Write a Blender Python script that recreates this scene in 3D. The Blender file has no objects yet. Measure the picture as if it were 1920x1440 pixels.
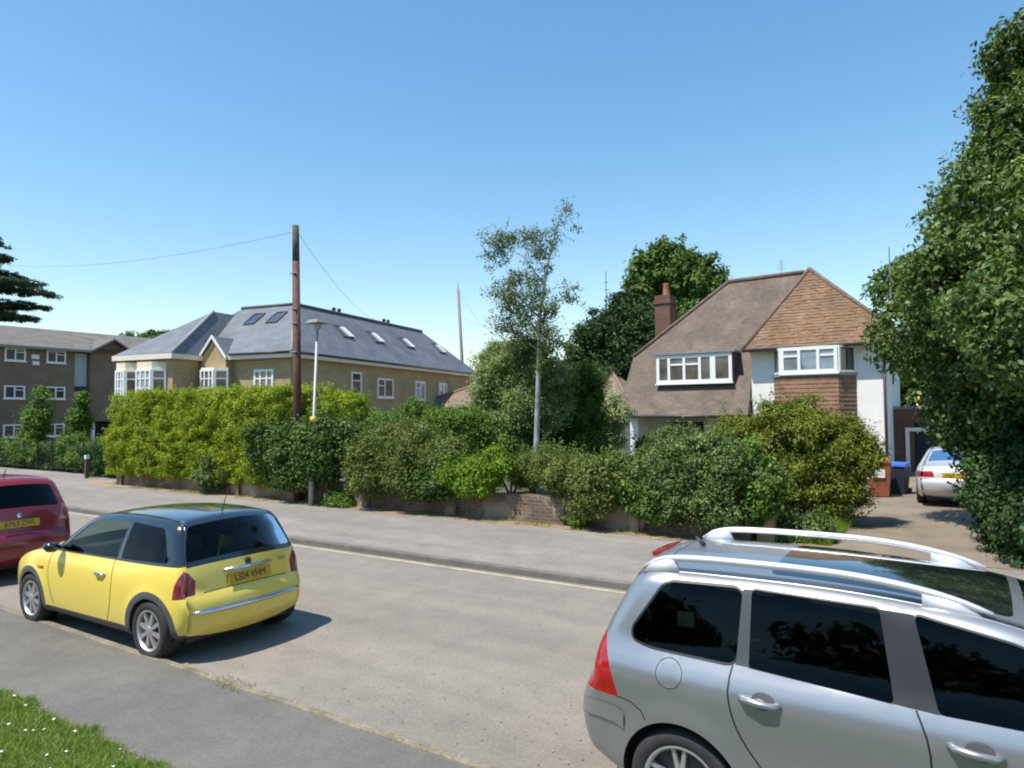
import bpy, bmesh, math, random
import numpy as np
from mathutils import Vector, Matrix
from mathutils.geometry import delaunay_2d_cdt
R = math.radians
scene = bpy.context.scene
COL = scene.collection
random.seed(7)

# ------------------------------------------------------------------ camera, sky, sun, exposure
F_PX, PITCH, ROLL, CAM_H, YAW = 1300.0, 0.042, -0.0081, 2.47, 0.5748
cam_data = bpy.data.cameras.new("camera")
cam = bpy.data.objects.new("camera", cam_data)
COL.objects.link(cam)
cam_data.sensor_fit = 'HORIZONTAL'
cam_data.sensor_width = 36.0
cam_data.lens = 36.0 * F_PX / 1920.0
cam_data.clip_start = 0.05
cam_data.clip_end = 2000.0
fw = Vector((-math.sin(YAW) * math.cos(PITCH), math.cos(YAW) * math.cos(PITCH), math.sin(PITCH)))
rt0 = Vector((math.cos(YAW), math.sin(YAW), 0))
up0 = rt0.cross(fw)
rt = rt0 * math.cos(ROLL) + up0 * math.sin(ROLL)
up = up0 * math.cos(ROLL) - rt0 * math.sin(ROLL)
mw = Matrix(((rt.x, up.x, -fw.x, 0), (rt.y, up.y, -fw.y, 0), (rt.z, up.z, -fw.z, CAM_H), (0, 0, 0, 1)))
cam.matrix_world = mw
scene.camera = cam

TO_SUN = Vector((-0.23, -0.45, 1.0)).normalized()
SUN_EL = math.asin(TO_SUN.z)
SUN_AZ = math.atan2(TO_SUN.x, TO_SUN.y)
world = bpy.data.worlds.new("World")
scene.world = world
world.use_nodes = True
wn = world.node_tree
wn.nodes.clear()
sky = wn.nodes.new('ShaderNodeTexSky')
sky.sky_type = 'NISHITA'
sky.sun_disc = False
sky.sun_elevation = SUN_EL
sky.sun_rotation = SUN_AZ
sky.altitude = 50
sky.air_density = 1.25
sky.dust_density = 0.15
sky.ozone_density = 1.0
bg = wn.nodes.new('ShaderNodeBackground')
bg.inputs['Strength'].default_value = 0.13
wo = wn.nodes.new('ShaderNodeOutputWorld')
hsv = wn.nodes.new('ShaderNodeHueSaturation')
hsv.inputs['Saturation'].default_value = 1.36
hsv.inputs['Value'].default_value = 1.2
hsv.inputs['Hue'].default_value = 0.497
gam = wn.nodes.new('ShaderNodeGamma')
gam.inputs['Gamma'].default_value = 0.86
wn.links.new(sky.outputs[0], gam.inputs['Color'])
wn.links.new(gam.outputs[0], hsv.inputs['Color'])
wn.links.new(hsv.outputs[0], bg.inputs[0])
wn.links.new(bg.outputs[0], wo.inputs[0])

sun_data = bpy.data.lights.new("sun", 'SUN')
sun_data.energy = 4.2
sun_data.angle = R(0.53)
sun_data.color = (1.0, 0.95, 0.87)
sun = bpy.data.objects.new("sun", sun_data)
COL.objects.link(sun)
sun.rotation_euler = (-TO_SUN).to_track_quat('-Z', 'Y').to_euler()
sun.location = (0, 0, 30)
scene.view_settings.view_transform = 'Standard'
scene.view_settings.look = 'None'
scene.view_settings.exposure = 0.62
scene.view_settings.gamma = 1.0
scene.cycles.max_bounces = 8
scene.cycles.transparent_max_bounces = 16
scene.cycles.filter_width = 2.0

# ------------------------------------------------------------------ materials
MATS = {}


def new_mat(name):
    m = bpy.data.materials.new(name)
    m.use_nodes = True
    nt = m.node_tree
    nt.nodes.clear()
    out = nt.nodes.new('ShaderNodeOutputMaterial')
    p = nt.nodes.new('ShaderNodeBsdfPrincipled')
    nt.links.new(p.outputs[0], out.inputs[0])
    MATS[name] = m
    return m, nt, p, out


def ramp(nt, fac, stops):
    r = nt.nodes.new('ShaderNodeValToRGB')
    el = r.color_ramp.elements
    while len(el) > 1:
        el.remove(el[-1])
    el[0].position = stops[0][0]
    el[0].color = (*stops[0][1], 1)
    for pos, c in stops[1:]:
        e = el.new(pos)
        e.color = (*c, 1)
    nt.links.new(fac, r.inputs[0])
    return r.outputs[0]


def noise(nt, vec, scale, detail=4, rough=0.55, dist=0.0):
    n = nt.nodes.new('ShaderNodeTexNoise')
    n.inputs['Scale'].default_value = scale
    n.inputs['Detail'].default_value = detail
    n.inputs['Roughness'].default_value = rough
    n.inputs['Distortion'].default_value = dist
    nt.links.new(vec, n.inputs['Vector'])
    return n.outputs[0]


def coords(nt, kind='Object', scale=(1, 1, 1), rot=(0, 0, 0)):
    t = nt.nodes.new('ShaderNodeTexCoord')
    mp = nt.nodes.new('ShaderNodeMapping')
    mp.inputs['Scale'].default_value = scale
    mp.inputs['Rotation'].default_value = rot
    nt.links.new(t.outputs[kind], mp.inputs[0])
    return mp.outputs[0]


def mixc(nt, fac, a, b, mode='MIX'):
    m = nt.nodes.new('ShaderNodeMix')
    m.data_type = 'RGBA'
    m.blend_type = mode
    for sock, v in ((m.inputs[0], fac), (m.inputs[6], a), (m.inputs[7], b)):
        if isinstance(v, (int, float)):
            sock.default_value = v
        elif isinstance(v, tuple):
            sock.default_value = (*v, 1)
        else:
            nt.links.new(v, sock)
    return m.outputs[2]


def bump(nt, p, height, strength=0.3, dist=0.02):
    b = nt.nodes.new('ShaderNodeBump')
    b.inputs['Strength'].default_value = strength
    b.inputs['Distance'].default_value = dist
    nt.links.new(height, b.inputs['Height'])
    nt.links.new(b.outputs[0], p.inputs['Normal'])


def simple(name, col, rough=0.6, metal=0.0, var=0.12, scale=6.0, bmp=0.0, spec=0.5, coat=0.0):
    if name in MATS:
        return MATS[name]
    m, nt, p, out = new_mat(name)
    v = coords(nt)
    n = noise(nt, v, scale, 5)
    lo = tuple(max(0, c * (1 - var)) for c in col)
    hi = tuple(min(1, c * (1 + var)) for c in col)
    nt.links.new(ramp(nt, n, [(0.3, lo), (0.7, hi)]), p.inputs['Base Color'])
    p.inputs['Roughness'].default_value = rough
    p.inputs['Metallic'].default_value = metal
    p.inputs['Specular IOR Level'].default_value = spec
    p.inputs['Coat Weight'].default_value = coat
    p.inputs['Coat Roughness'].default_value = 0.05
    if bmp:
        bump(nt, p, noise(nt, v, scale * 8, 3), bmp, 0.01)
    return m


def ground_mat(name, base, dark, light, big=0.35, mid=2.5, fine=90.0, bmp=0.35, rough=0.9, spots=None):
    m, nt, p, out = new_mat(name)
    v = coords(nt)
    a = noise(nt, v, big, 4, 0.6, 0.4)
    b = noise(nt, v, mid, 6, 0.65)
    c = noise(nt, v, fine, 2, 0.7)
    c1 = ramp(nt, a, [(0.32, dark), (0.52, base), (0.72, light)])
    c2 = ramp(nt, b, [(0.3, (0.86, 0.86, 0.86)), (0.62, (1.04, 1.04, 1.04))])
    c3 = ramp(nt, c, [(0.3, (0.70, 0.70, 0.70)), (0.7, (1.24, 1.24, 1.24))])
    x = mixc(nt, 1.0, c1, c2, 'MULTIPLY')
    x = mixc(nt, 1.0, x, c3, 'MULTIPLY')
    d = noise(nt, v, fine * 0.3, 3, 0.75)
    x = mixc(nt, 1.0, x, ramp(nt, d, [(0.3, (0.82, 0.82, 0.82)), (0.55, (1.0, 1.0, 1.0)), (0.75, (1.16, 1.15, 1.14))]), 'MULTIPLY')
    if spots:
        s = noise(nt, v, spots[1], 5, 0.6, 0.6)
        f = ramp(nt, s, [(spots[2], (0, 0, 0)), (spots[2] + 0.08, (1, 1, 1))])
        x = mixc(nt, f, x, spots[0])
    nt.links.new(x, p.inputs['Base Color'])
    p.inputs['Roughness'].default_value = rough
    p.inputs['Specular IOR Level'].default_value = 0.3
    bump(nt, p, c, bmp, 0.01)
    return m


def add_tracks(mat_, p_scale):
    nt = mat_.node_tree
    p = [n for n in nt.nodes if n.type == 'BSDF_PRINCIPLED'][0]
    lk = p.inputs['Base Color'].links[0]
    src = lk.from_socket
    v = coords(nt, 'Object', (0.10, 1.3, 1.0))
    a = noise(nt, v, 1.0, 4, 0.6, 0.3)
    x = mixc(nt, 1.0, src, ramp(nt, a, [(0.34, (0.89, 0.885, 0.88)), (0.62, (1.06, 1.055, 1.05))]), 'MULTIPLY')
    w = nt.nodes.new('ShaderNodeTexVoronoi')
    w.feature = 'DISTANCE_TO_EDGE'
    w.inputs['Scale'].default_value = 0.33
    v2 = coords(nt, 'Object', (0.5, 1.0, 1.0))
    n2 = nt.nodes.new('ShaderNodeTexNoise')
    n2.inputs['Scale'].default_value = 2.5
    n2.inputs['Detail'].default_value = 6
    nt.links.new(v2, n2.inputs['Vector'])
    dv = mixc(nt, 0.22, v2, n2.outputs[1])
    nt.links.new(dv, w.inputs['Vector'])
    x = mixc(nt, 1.0, x, ramp(nt, w.outputs[0], [(0.0, (0.93, 0.93, 0.92)), (0.004, (1, 1, 1))]), 'MULTIPLY')
    nt.links.new(x, p.inputs['Base Color'])


def brick_mat(name, c1, c2, mortar, scale=1.0, bw=0.225, bh=0.075, ms=0.012, patch=None, rough=0.85):
    m, nt, p, out = new_mat(name)
    v = coords(nt, 'UV')
    b = nt.nodes.new('ShaderNodeTexBrick')
    b.inputs['Color1'].default_value = (*c1, 1)
    b.inputs['Color2'].default_value = (*c2, 1)
    b.inputs['Mortar'].default_value = (*mortar, 1)
    b.inputs['Scale'].default_value = scale
    b.inputs['Mortar Size'].default_value = ms
    b.inputs['Brick Width'].default_value = bw
    b.inputs['Row Height'].default_value = bh
    nt.links.new(v, b.inputs['Vector'])
    n = noise(nt, v, 0.9, 5, 0.65)
    k = ramp(nt, n, [(0.3, (0.78, 0.78, 0.78)), (0.7, (1.15, 1.13, 1.1))])
    x = mixc(nt, 1.0, b.outputs[0], k, 'MULTIPLY')
    if patch:
        s = noise(nt, v, patch[1], 5, 0.62, 0.5)
        f = ramp(nt, s, [(patch[2], (0, 0, 0)), (patch[2] + 0.12, (1, 1, 1))])
        x = mixc(nt, f, x, patch[0])
    nt.links.new(x, p.inputs['Base Color'])
    p.inputs['Roughness'].default_value = rough
    p.inputs['Specular IOR Level'].default_value = 0.25
    inv = nt.nodes.new('ShaderNodeMath')
    inv.operation = 'SUBTRACT'
    inv.inputs[0].default_value = 1.0
    nt.links.new(b.outputs[1], inv.inputs[1])
    bump(nt, p, inv.outputs[0], 0.5, 0.012)
    return m


def tile_mat(name, c1, c2, joint, tw=0.17, th=0.11, stain=None, rough=0.85, strength=0.8):
    """rows of overlapping tiles: brick pattern plus a saw-tooth step up the slope"""
    m, nt, p, out = new_mat(name)
    v = coords(nt, 'UV')
    b = nt.nodes.new('ShaderNodeTexBrick')
    b.inputs['Color1'].default_value = (*c1, 1)
    b.inputs['Color2'].default_value = (*c2, 1)
    b.inputs['Mortar'].default_value = (*joint, 1)
    b.inputs['Scale'].default_value = 1.0
    b.inputs['Mortar Size'].default_value = 0.006
    b.inputs['Brick Width'].default_value = tw
    b.inputs['Row Height'].default_value = th
    nt.links.new(v, b.inputs['Vector'])
    n = noise(nt, v, 0.7, 6, 0.7, 0.5)
    k = ramp(nt, n, [(0.3, (0.72, 0.72, 0.72)), (0.7, (1.2, 1.18, 1.15))])
    x = mixc(nt, 1.0, b.outputs[0], k, 'MULTIPLY')
    if stain:
        s = noise(nt, v, stain[1], 6, 0.7, 0.8)
        f = ramp(nt, s, [(stain[2], (0, 0, 0)), (stain[2] + 0.2, (1, 1, 1))])
        x = mixc(nt, f, x, stain[0])
    nt.links.new(x, p.inputs['Base Color'])
    p.inputs['Roughness'].default_value = rough
    p.inputs['Specular IOR Level'].default_value = 0.3
    sx = nt.nodes.new('ShaderNodeSeparateXYZ')
    nt.links.new(v, sx.inputs[0])
    d = nt.nodes.new('ShaderNodeMath')
    d.operation = 'DIVIDE'
    d.inputs[1].default_value = th
    nt.links.new(sx.outputs[1], d.inputs[0])
    fr = nt.nodes.new('ShaderNodeMath')
    fr.operation = 'FRACT'
    nt.links.new(d.outputs[0], fr.inputs[0])
    inv = nt.nodes.new('ShaderNodeMath')
    inv.operation = 'SUBTRACT'
    inv.inputs[0].default_value = 1.0
    nt.links.new(fr.outputs[0], inv.inputs[1])
    bump(nt, p, inv.outputs[0], strength, 0.03)
    return m


def leaf_mat(name, ca, cb, trans=0.3, rough=0.55, spec=0.2):
    m, nt, p, out = new_mat(name)
    at = nt.nodes.new('ShaderNodeAttribute')
    at.attribute_name = 'tint'
    c = ramp(nt, at.outputs['Fac'], [(0.0, ca), (1.0, cb)])
    nt.links.new(c, p.inputs['Base Color'])
    p.inputs['Roughness'].default_value = rough
    p.inputs['Specular IOR Level'].default_value = spec
    tr = nt.nodes.new('ShaderNodeBsdfTranslucent')
    bright = mixc(nt, 1.0, c, (1.25, 1.3, 0.7), 'MULTIPLY')
    nt.links.new(bright, tr.inputs[0])
    mx = nt.nodes.new('ShaderNodeMixShader')
    mx.inputs[0].default_value = trans
    nt.links.new(p.outputs[0], mx.inputs[1])
    nt.links.new(tr.outputs[0], mx.inputs[2])
    nt.links.new(mx.outputs[0], out.inputs[0])
    return m


def glass_mat(name, tint, refl=1.0):
    m, nt, p, out = new_mat(name)
    nt.nodes.remove(p)
    tr = nt.nodes.new('ShaderNodeBsdfTransparent')
    tr.inputs[0].default_value = (*tint, 1)
    gl = nt.nodes.new('ShaderNodeBsdfGlossy')
    gl.inputs['Roughness'].default_value = 0.02
    gl.inputs[0].default_value = (refl, refl, refl, 1)
    fr = nt.nodes.new('ShaderNodeFresnel')
    fr.inputs[0].default_value = 1.27
    mx = nt.nodes.new('ShaderNodeMixShader')
    nt.links.new(fr.outputs[0], mx.inputs[0])
    nt.links.new(tr.outputs[0], mx.inputs[1])
    nt.links.new(gl.outputs[0], mx.inputs[2])
    nt.links.new(mx.outputs[0], out.inputs[0])
    return m


# setting
ASPHALT = ground_mat('road_asphalt', (0.262, 0.229, 0.193), (0.246, 0.215, 0.181), (0.280, 0.245, 0.206), spots=((0.31, 0.22, 0.18), 1.3, 0.66))
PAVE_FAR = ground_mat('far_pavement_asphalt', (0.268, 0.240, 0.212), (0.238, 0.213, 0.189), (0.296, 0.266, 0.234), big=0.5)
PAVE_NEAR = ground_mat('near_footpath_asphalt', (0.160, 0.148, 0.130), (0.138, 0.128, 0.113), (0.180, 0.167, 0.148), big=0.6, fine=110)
add_tracks(ASPHALT, 1)
add_tracks(PAVE_FAR, 1)
DRIVE = ground_mat('driveway_tarmac', (0.235, 0.190, 0.142), (0.19, 0.155, 0.115), (0.28, 0.23, 0.17), big=0.7)
SOIL = ground_mat('garden_soil', (0.11, 0.105, 0.055), (0.07, 0.075, 0.035), (0.16, 0.14, 0.08), big=0.4, fine=30, bmp=0.8)
LITTER = ground_mat('leaf_litter', (0.36, 0.25, 0.15), (0.24, 0.18, 0.10), (0.44, 0.33, 0.20), big=1.5, mid=6, fine=45, bmp=0.8)
TURF = ground_mat('turf', (0.095, 0.13, 0.03), (0.07, 0.10, 0.02), (0.15, 0.16, 0.055), big=1.2, mid=7, fine=60, bmp=0.9)
KERB = simple('kerb_stone', (0.15, 0.135, 0.115), 0.9, var=0.25, scale=3, bmp=0.3)
EDGE = ground_mat('mossy_edging', (0.24, 0.205, 0.15), (0.17, 0.15, 0.09), (0.30, 0.26, 0.20), big=2.5, mid=9, fine=60, bmp=0.6)
LINE = ground_mat('road_paint_cream', (0.47, 0.41, 0.30), (0.33, 0.29, 0.22), (0.54, 0.48, 0.36), big=2.5, mid=8, fine=60, bmp=0.1)

GARDEN_BRICK = brick_mat('garden_brick', (0.12, 0.075, 0.055), (0.19, 0.125, 0.09), (0.19, 0.16, 0.125), patch=((0.34, 0.285, 0.205), 0.9, 0.50))
STOCK_BRICK = brick_mat('stock_brick', (0.40, 0.28, 0.13), (0.47, 0.35, 0.18), (0.42, 0.35, 0.24))
FLAT_BRICK = brick_mat('flats_brick', (0.175, 0.125, 0.080), (0.23, 0.168, 0.110), (0.22, 0.185, 0.14))
RED_BRICK = brick_mat('red_brick', (0.22, 0.085, 0.05), (0.28, 0.12, 0.07), (0.25, 0.19, 0.14))
GARAGE_BRICK = brick_mat('garage_brick', (0.14, 0.06, 0.04), (0.18, 0.08, 0.05), (0.16, 0.12, 0.10))
RENDER_WHITE = simple('white_render', (0.80, 0.79, 0.75), 0.85, var=0.04, scale=1.5, bmp=0.1)
CREAM = simple('cream_render', (0.74, 0.66, 0.50), 0.8, var=0.05, scale=2)
ROOF_GREY = tile_mat('weathered_roof_tile', (0.152, 0.115, 0.090), (0.190, 0.147, 0.116), (0.115, 0.09, 0.074), stain=((0.098, 0.082, 0.070), 1.1, 0.47), strength=0.7)
ROOF_RED = tile_mat('clay_roof_tile', (0.178, 0.105, 0.060), (0.238, 0.150, 0.092), (0.14, 0.080, 0.046), th=0.19, tw=0.26, strength=1.0)
TILE_HUNG = tile_mat('clay_tile_hanging', (0.225, 0.128, 0.080), (0.285, 0.170, 0.112), (0.17, 0.095, 0.062), th=0.155, tw=0.2, strength=1.0)
SLATE = tile_mat('slate', (0.142, 0.152, 0.172), (0.172, 0.183, 0.205), (0.10, 0.107, 0.12), th=0.25, tw=0.35, stain=((0.122, 0.13, 0.147), 0.6, 0.55), rough=0.6, strength=0.25)
FLAT_ROOF_TILE = tile_mat('concrete_roof_tile', (0.145, 0.132, 0.118), (0.185, 0.17, 0.15), (0.10, 0.09, 0.08), th=0.3, tw=0.3, stain=((0.105, 0.095, 0.085), 0.8, 0.5))
UPVC = simple('white_window_frame', (0.82, 0.82, 0.80), 0.35, var=0.02)
FASCIA = simple('cream_fascia', (0.72, 0.66, 0.56), 0.5, var=0.05)
LEAD = simple('lead_flashing', (0.22, 0.23, 0.25), 0.5, var=0.15)
GUTTER = simple('black_gutter', (0.035, 0.033, 0.035), 0.4)
PURPLE_PIPE = simple('dark_downpipe', (0.06, 0.035, 0.055), 0.4)


def pane_mat(name, col, rough=0.06):
    m, nt, p, out = new_mat(name)
    v = coords(nt)
    n = noise(nt, v, 1.3, 3, 0.5, 0.4)
    nt.links.new(ramp(nt, n, [(0.35, tuple(c * 0.6 for c in col)), (0.65, tuple(c * 1.3 for c in col))]), p.inputs['Base Color'])
    p.inputs['Roughness'].default_value = rough
    p.inputs['Specular IOR Level'].default_value = 0.8
    return m


PANE_DARK = pane_mat('window_pane_dark', (0.055, 0.055, 0.055))
PANE_PALE = pane_mat('window_pane_net_curtain', (0.38, 0.40, 0.42))
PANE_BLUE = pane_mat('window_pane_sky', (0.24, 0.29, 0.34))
PANE_ROOF = pane_mat('roof_light_pane', (0.06, 0.07, 0.095))
PANE_MID = pane_mat('window_pane_mid', (0.12, 0.105, 0.09))

BARK = simple('bark', (0.10, 0.075, 0.05), 0.95, var=0.35, scale=9, bmp=0.6)
BIRCH_BARK = simple('birch_bark', (0.34, 0.34, 0.34), 0.8, var=0.45, scale=5, bmp=0.3)
POLE_WOOD = simple('creosoted_wood', (0.105, 0.042, 0.030), 0.75, var=0.3, scale=4, bmp=0.3)
POLE_TOP = simple('weathered_pole_wood', (0.075, 0.06, 0.055), 0.8, var=0.3, scale=5)
LAMP_PAINT = simple('grey_lamp_column', (0.38, 0.375, 0.375), 0.5, 0.2, var=0.1)
LAMP_HEAD = simple('lamp_housing', (0.19, 0.19, 0.165), 0.55, var=0.1)
YELLOW_BAND = simple('yellow_band', (0.75, 0.48, 0.02), 0.5, var=0.1)
DARK_METAL = simple('dark_metal', (0.03, 0.035, 0.035), 0.5, 0.4)
GALV = simple('galvanised_metal', (0.35, 0.35, 0.35), 0.5, 0.5)
WHITE_PAINT = simple('white_paint', (0.80, 0.80, 0.78), 0.5, var=0.05)
CABLE = simple('cable_grey', (0.22, 0.25, 0.28), 0.6)

# cars
TYRE = simple('tyre_rubber', (0.028, 0.027, 0.026), 0.85, var=0.2, scale=20)
ALLOY = simple('alloy', (0.58, 0.57, 0.56), 0.36, 0.75, var=0.06)
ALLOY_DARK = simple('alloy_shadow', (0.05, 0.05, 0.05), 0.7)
RAIL = simple('satin_rail', (0.72, 0.72, 0.73), 0.4, 0.45, var=0.04)
CHROME = simple('chrome', (0.62, 0.63, 0.66), 0.22, 1.0, var=0.03)
BLACK_PLASTIC = simple('black_plastic', (0.035, 0.035, 0.038), 0.55)
GREY_PLASTIC = simple('grey_plastic', (0.085, 0.083, 0.085), 0.65, var=0.12)
BLACK_GLOSS = simple('black_gloss_paint', (0.014, 0.018, 0.025), 0.18, coat=1.0)
SEAL = simple('rubber_seal', (0.012, 0.012, 0.013), 0.5)
INTERIOR = simple('dark_upholstery', (0.035, 0.035, 0.04), 0.9)
INTERIOR_GREY = simple('grey_upholstery', (0.075, 0.078, 0.08), 0.9)
YELLOW_PAINT = simple('yellow_car_paint', (0.79, 0.60, 0.10), 0.34, coat=0.7, var=0.02, scale=1.5)
SILVER_PAINT = simple('silver_car_paint', (0.385, 0.388, 0.39), 0.33, 0.72, coat=0.6, var=0.02, scale=1.5)
RED_PAINT = simple('dark_red_car_paint', (0.20, 0.011, 0.017), 0.3, coat=0.8, var=0.04, scale=1.5)
PILLAR_GREY = simple('grey_door_pillar', (0.035, 0.037, 0.043), 0.6, 0.0, spec=0.15)
LAMP_RED = simple('red_lamp_lens', (0.34, 0.010, 0.012), 0.15, coat=0.8, var=0.25, scale=12)
LAMP_PURPLE = simple('smoked_red_lamp_lens', (0.25, 0.035, 0.05), 0.15, coat=0.8, var=0.45, scale=14)
LAMP_AMBER = simple('amber_lens', (0.75, 0.22, 0.02), 0.2, coat=0.6)
LAMP_CLEAR = simple('clear_lens', (0.55, 0.55, 0.58), 0.12, coat=0.8)
PLATE_YELLOW = simple('yellow_plate', (0.52, 0.31, 0.02), 0.4, var=0.05)
INK = simple('plate_black', (0.015, 0.013, 0.01), 0.5)
BADGE_GREY = simple('badge_grey', (0.30, 0.29, 0.24), 0.3, 0.7)
GLASS = glass_mat('car_glass', (0.50, 0.60, 0.55))
GLASS_TINT = glass_mat('tinted_car_glass', (0.13, 0.16, 0.16), 1.0)
GLASS_ROOF = simple('dark_glass_roof', (0.010, 0.012, 0.015), 0.05, coat=1.0, spec=0.6)
PAPER = simple('pale_sticker', (0.45, 0.62, 0.50), 0.6)


# ------------------------------------------------------------------ mesh helpers
class MB:
    def __init__(self):
        self.v = []
        self.f = []

    def add(self, verts, faces):
        b = len(self.v)
        self.v += [tuple(p) for p in verts]
        self.f += [tuple(i + b for i in f) for f in faces]
        return self

    def poly(self, *pts):
        return self.add(pts, [tuple(range(len(pts)))])

    def box(self, x0, x1, y0, y1, z0, z1):
        return self.obox((x0, y0, z0), (x1 - x0, 0, 0), (0, y1 - y0, 0), (0, 0, z1 - z0))

    def obox(self, o, a, b, c):
        o, a, b, c = Vector(o), Vector(a), Vector(b), Vector(c)
        P = [o, o + a, o + a + b, o + b, o + c, o + a + c, o + a + b + c, o + b + c]
        F = [(0, 3, 2, 1), (4, 5, 6, 7), (0, 1, 5, 4), (1, 2, 6, 5), (2, 3, 7, 6), (3, 0, 4, 7)]
        if a.cross(b).dot(c) < 0:
            F = [f[::-1] for f in F]
        return self.add(P, F)

    def tube(self, pts, radii, n=8, cap=True):
        pts = [Vector(p) for p in pts]
        if isinstance(radii, (int, float)):
            radii = [radii] * len(pts)
        V, Fc = [], []
        prev = None
        for i, p in enumerate(pts):
            d = (pts[min(i + 1, len(pts) - 1)] - pts[max(i - 1, 0)]).normalized()
            a = Vector((0, 0, 1)) if abs(d.z) < 0.9 else Vector((1, 0, 0))
            if prev is not None:
                a = prev
            u = (a - d * a.dot(d)).normalized()
            w = d.cross(u)
            prev = u
            for k in range(n):
                t = 2 * math.pi * k / n
                V.append(p + (u * math.cos(t) + w * math.sin(t)) * radii[i])
        for i in range(len(pts) - 1):
            for k in range(n):
                a0, a1 = i * n + k, i * n + (k + 1) % n
                Fc.append((a0, a1, a1 + n, a0 + n))
        if cap:
            Fc.append(tuple(range(n))[::-1])
            Fc.append(tuple(range((len(pts) - 1) * n, len(pts) * n)))
        return self.add(V, Fc)

    def lathe(self, prof, n=32, axis='z', o=(0, 0, 0)):
        """prof: list of (r, h); revolved about the axis"""
        V, Fc = [], []
        for r, hgt in prof:
            for k in range(n):
                t = 2 * math.pi * k / n
                c, s = r * math.cos(t), r * math.sin(t)
                q = (c, s, hgt) if axis == 'z' else (c, hgt, s)
                V.append((q[0] + o[0], q[1] + o[1], q[2] + o[2]))
        for i in range(len(prof) - 1):
            for k in range(n):
                a0, a1 = i * n + k, i * n + (k + 1) % n
                q = (a0, a1, a1 + n, a0 + n)
                Fc.append(q if axis == 'z' else q[::-1])
        return self.add(V, Fc)

    def prism(self, outline, ext):
        """outline: coplanar 3-D points, ext: extrusion vector"""
        e = Vector(ext)
        P = [Vector(p) for p in outline]
        n = len(P)
        V = P + [p + e for p in P]
        Fc = [tuple(range(n))[::-1], tuple(range(n, 2 * n))]
        for i in range(n):
            Fc.append((i, (i + 1) % n, n + (i + 1) % n, n + i))
        nrm = Vector((0, 0, 0))
        for i in range(n):
            nrm += P[i].cross(P[(i + 1) % n])
        if nrm.dot(e) < 0:
            Fc = [f[::-1] for f in Fc]
        return self.add(V, Fc)

    def build(self, name, mat, parent=None, smooth=False, local=False, uv=True, bevel=0.0, weld=False):
        me = bpy.data.meshes.new(name)
        off = Vector(parent['_o']) if (parent is not None and '_o' in parent.keys() and not local) else Vector((0, 0, 0))
        me.from_pydata([tuple(Vector(p) - off) for p in self.v], [], self.f)
        if weld or bevel:
            bm = bmesh.new()
            bm.from_mesh(me)
            if weld:
                bmesh.ops.remove_doubles(bm, verts=bm.verts, dist=2e-4)
            if bevel:
                bmesh.ops.bevel(bm, geom=[e for e in bm.edges if len(e.link_faces) == 2 and e.calc_face_angle(0) > 0.6],
                                offset=bevel, segments=2, affect='EDGES', profile=0.6)
            bm.to_mesh(me)
            bm.free()
        if weld:
            bm = bmesh.new()
            bm.from_mesh(me)
            bmesh.ops.delete(bm, geom=[v for v in bm.verts if not v.link_faces], context='VERTS')
            bm.to_mesh(me)
            bm.free()
        me.update()
        if uv:
            lay = me.uv_layers.new(name='UVMap')
            for poly in me.polygons:
                n = poly.normal
                t = Vector((-n.y, n.x, 0))
                t = t.normalized() if t.length > 1e-4 else Vector((1, 0, 0))
                b = n.cross(t)
                for li in poly.loop_indices:
                    co = me.vertices[me.loops[li].vertex_index].co
                    lay.data[li].uv = (co.dot(t), co.dot(b))
        if smooth:
            me.polygons.foreach_set('use_smooth', [True] * len(me.polygons))
        for mm in (mat if isinstance(mat, (list, tuple)) else [mat]):
            me.materials.append(mm)
        o = bpy.data.objects.new(name, me)
        COL.objects.link(o)
        if parent is not None:
            o.parent = parent
            if '_o' in parent.keys() and not local:
                o['_o'] = parent['_o']
        return o


def tag(o, label, cat, group=None):
    o['label'] = label
    o['category'] = cat
    if group:
        o['group'] = group
    return o


def thing(name, loc, label, cat, rotz=0.0, group=None):
    o = bpy.data.objects.new(name, None)
    COL.objects.link(o)
    o.empty_display_size = 0.3
    o.location = loc
    o.rotation_euler = (0, 0, rotz)
    o['_o'] = tuple(loc)
    return tag(o, label, cat, group)


def struct(o):
    o['kind'] = 'structure'
    return o


def sheet(name, x0, x1, y0, y1, z, mat, nx=1, ny=1):
    m = MB()
    m.poly((x0, y0, z), (x1, y0, z), (x1, y1, z), (x0, y1, z))
    return struct(m.build(name, mat, uv=False))


# ------------------------------------------------------------------ the ground
sheet('ground', -600, 600, -300, 700, -0.03, SOIL)
sheet('road', -90, 40, 3.98, 9.0, 0.0, ASPHALT)
rk = MB().box(-90, 40, 9.0, 9.14, -0.05, 0.10)
struct(rk.build('far_kerb', KERB, bevel=0.015))
sheet('far_pavement', -60, 40, 9.14, 12.75, 0.095, PAVE_FAR)
sheet('road_line', -60, 40, 8.82, 8.90, 0.004, LINE)
m = MB()
rr = random.Random(3)
xs = np.linspace(-26.5, -3.2, 60)
pa = [(x, 12.45 + rr.uniform(-0.13, 0.16)) for x in xs]
m.poly(*[(x, y, 0.099) for x, y in pa], (-3.2, 13.2, 0.099), (-26.5, 13.2, 0.099))
struct(m.build('leaf_litter_strip', LITTER, uv=False))
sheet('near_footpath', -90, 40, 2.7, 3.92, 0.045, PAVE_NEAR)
m = MB().box(-90, 40, 3.92, 4.0, -0.05, 0.058)
struct(m.build('near_kerb', EDGE, bevel=0.015))
sheet('verge', -90, 40, 0.7, 2.78, 0.052, TURF)
sheet('unseen_grey_ground', -90, 40, -9, 0.7, 0.05, PAVE_NEAR)  # grey ground added behind the camera for neutral reflections in the estate
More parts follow.
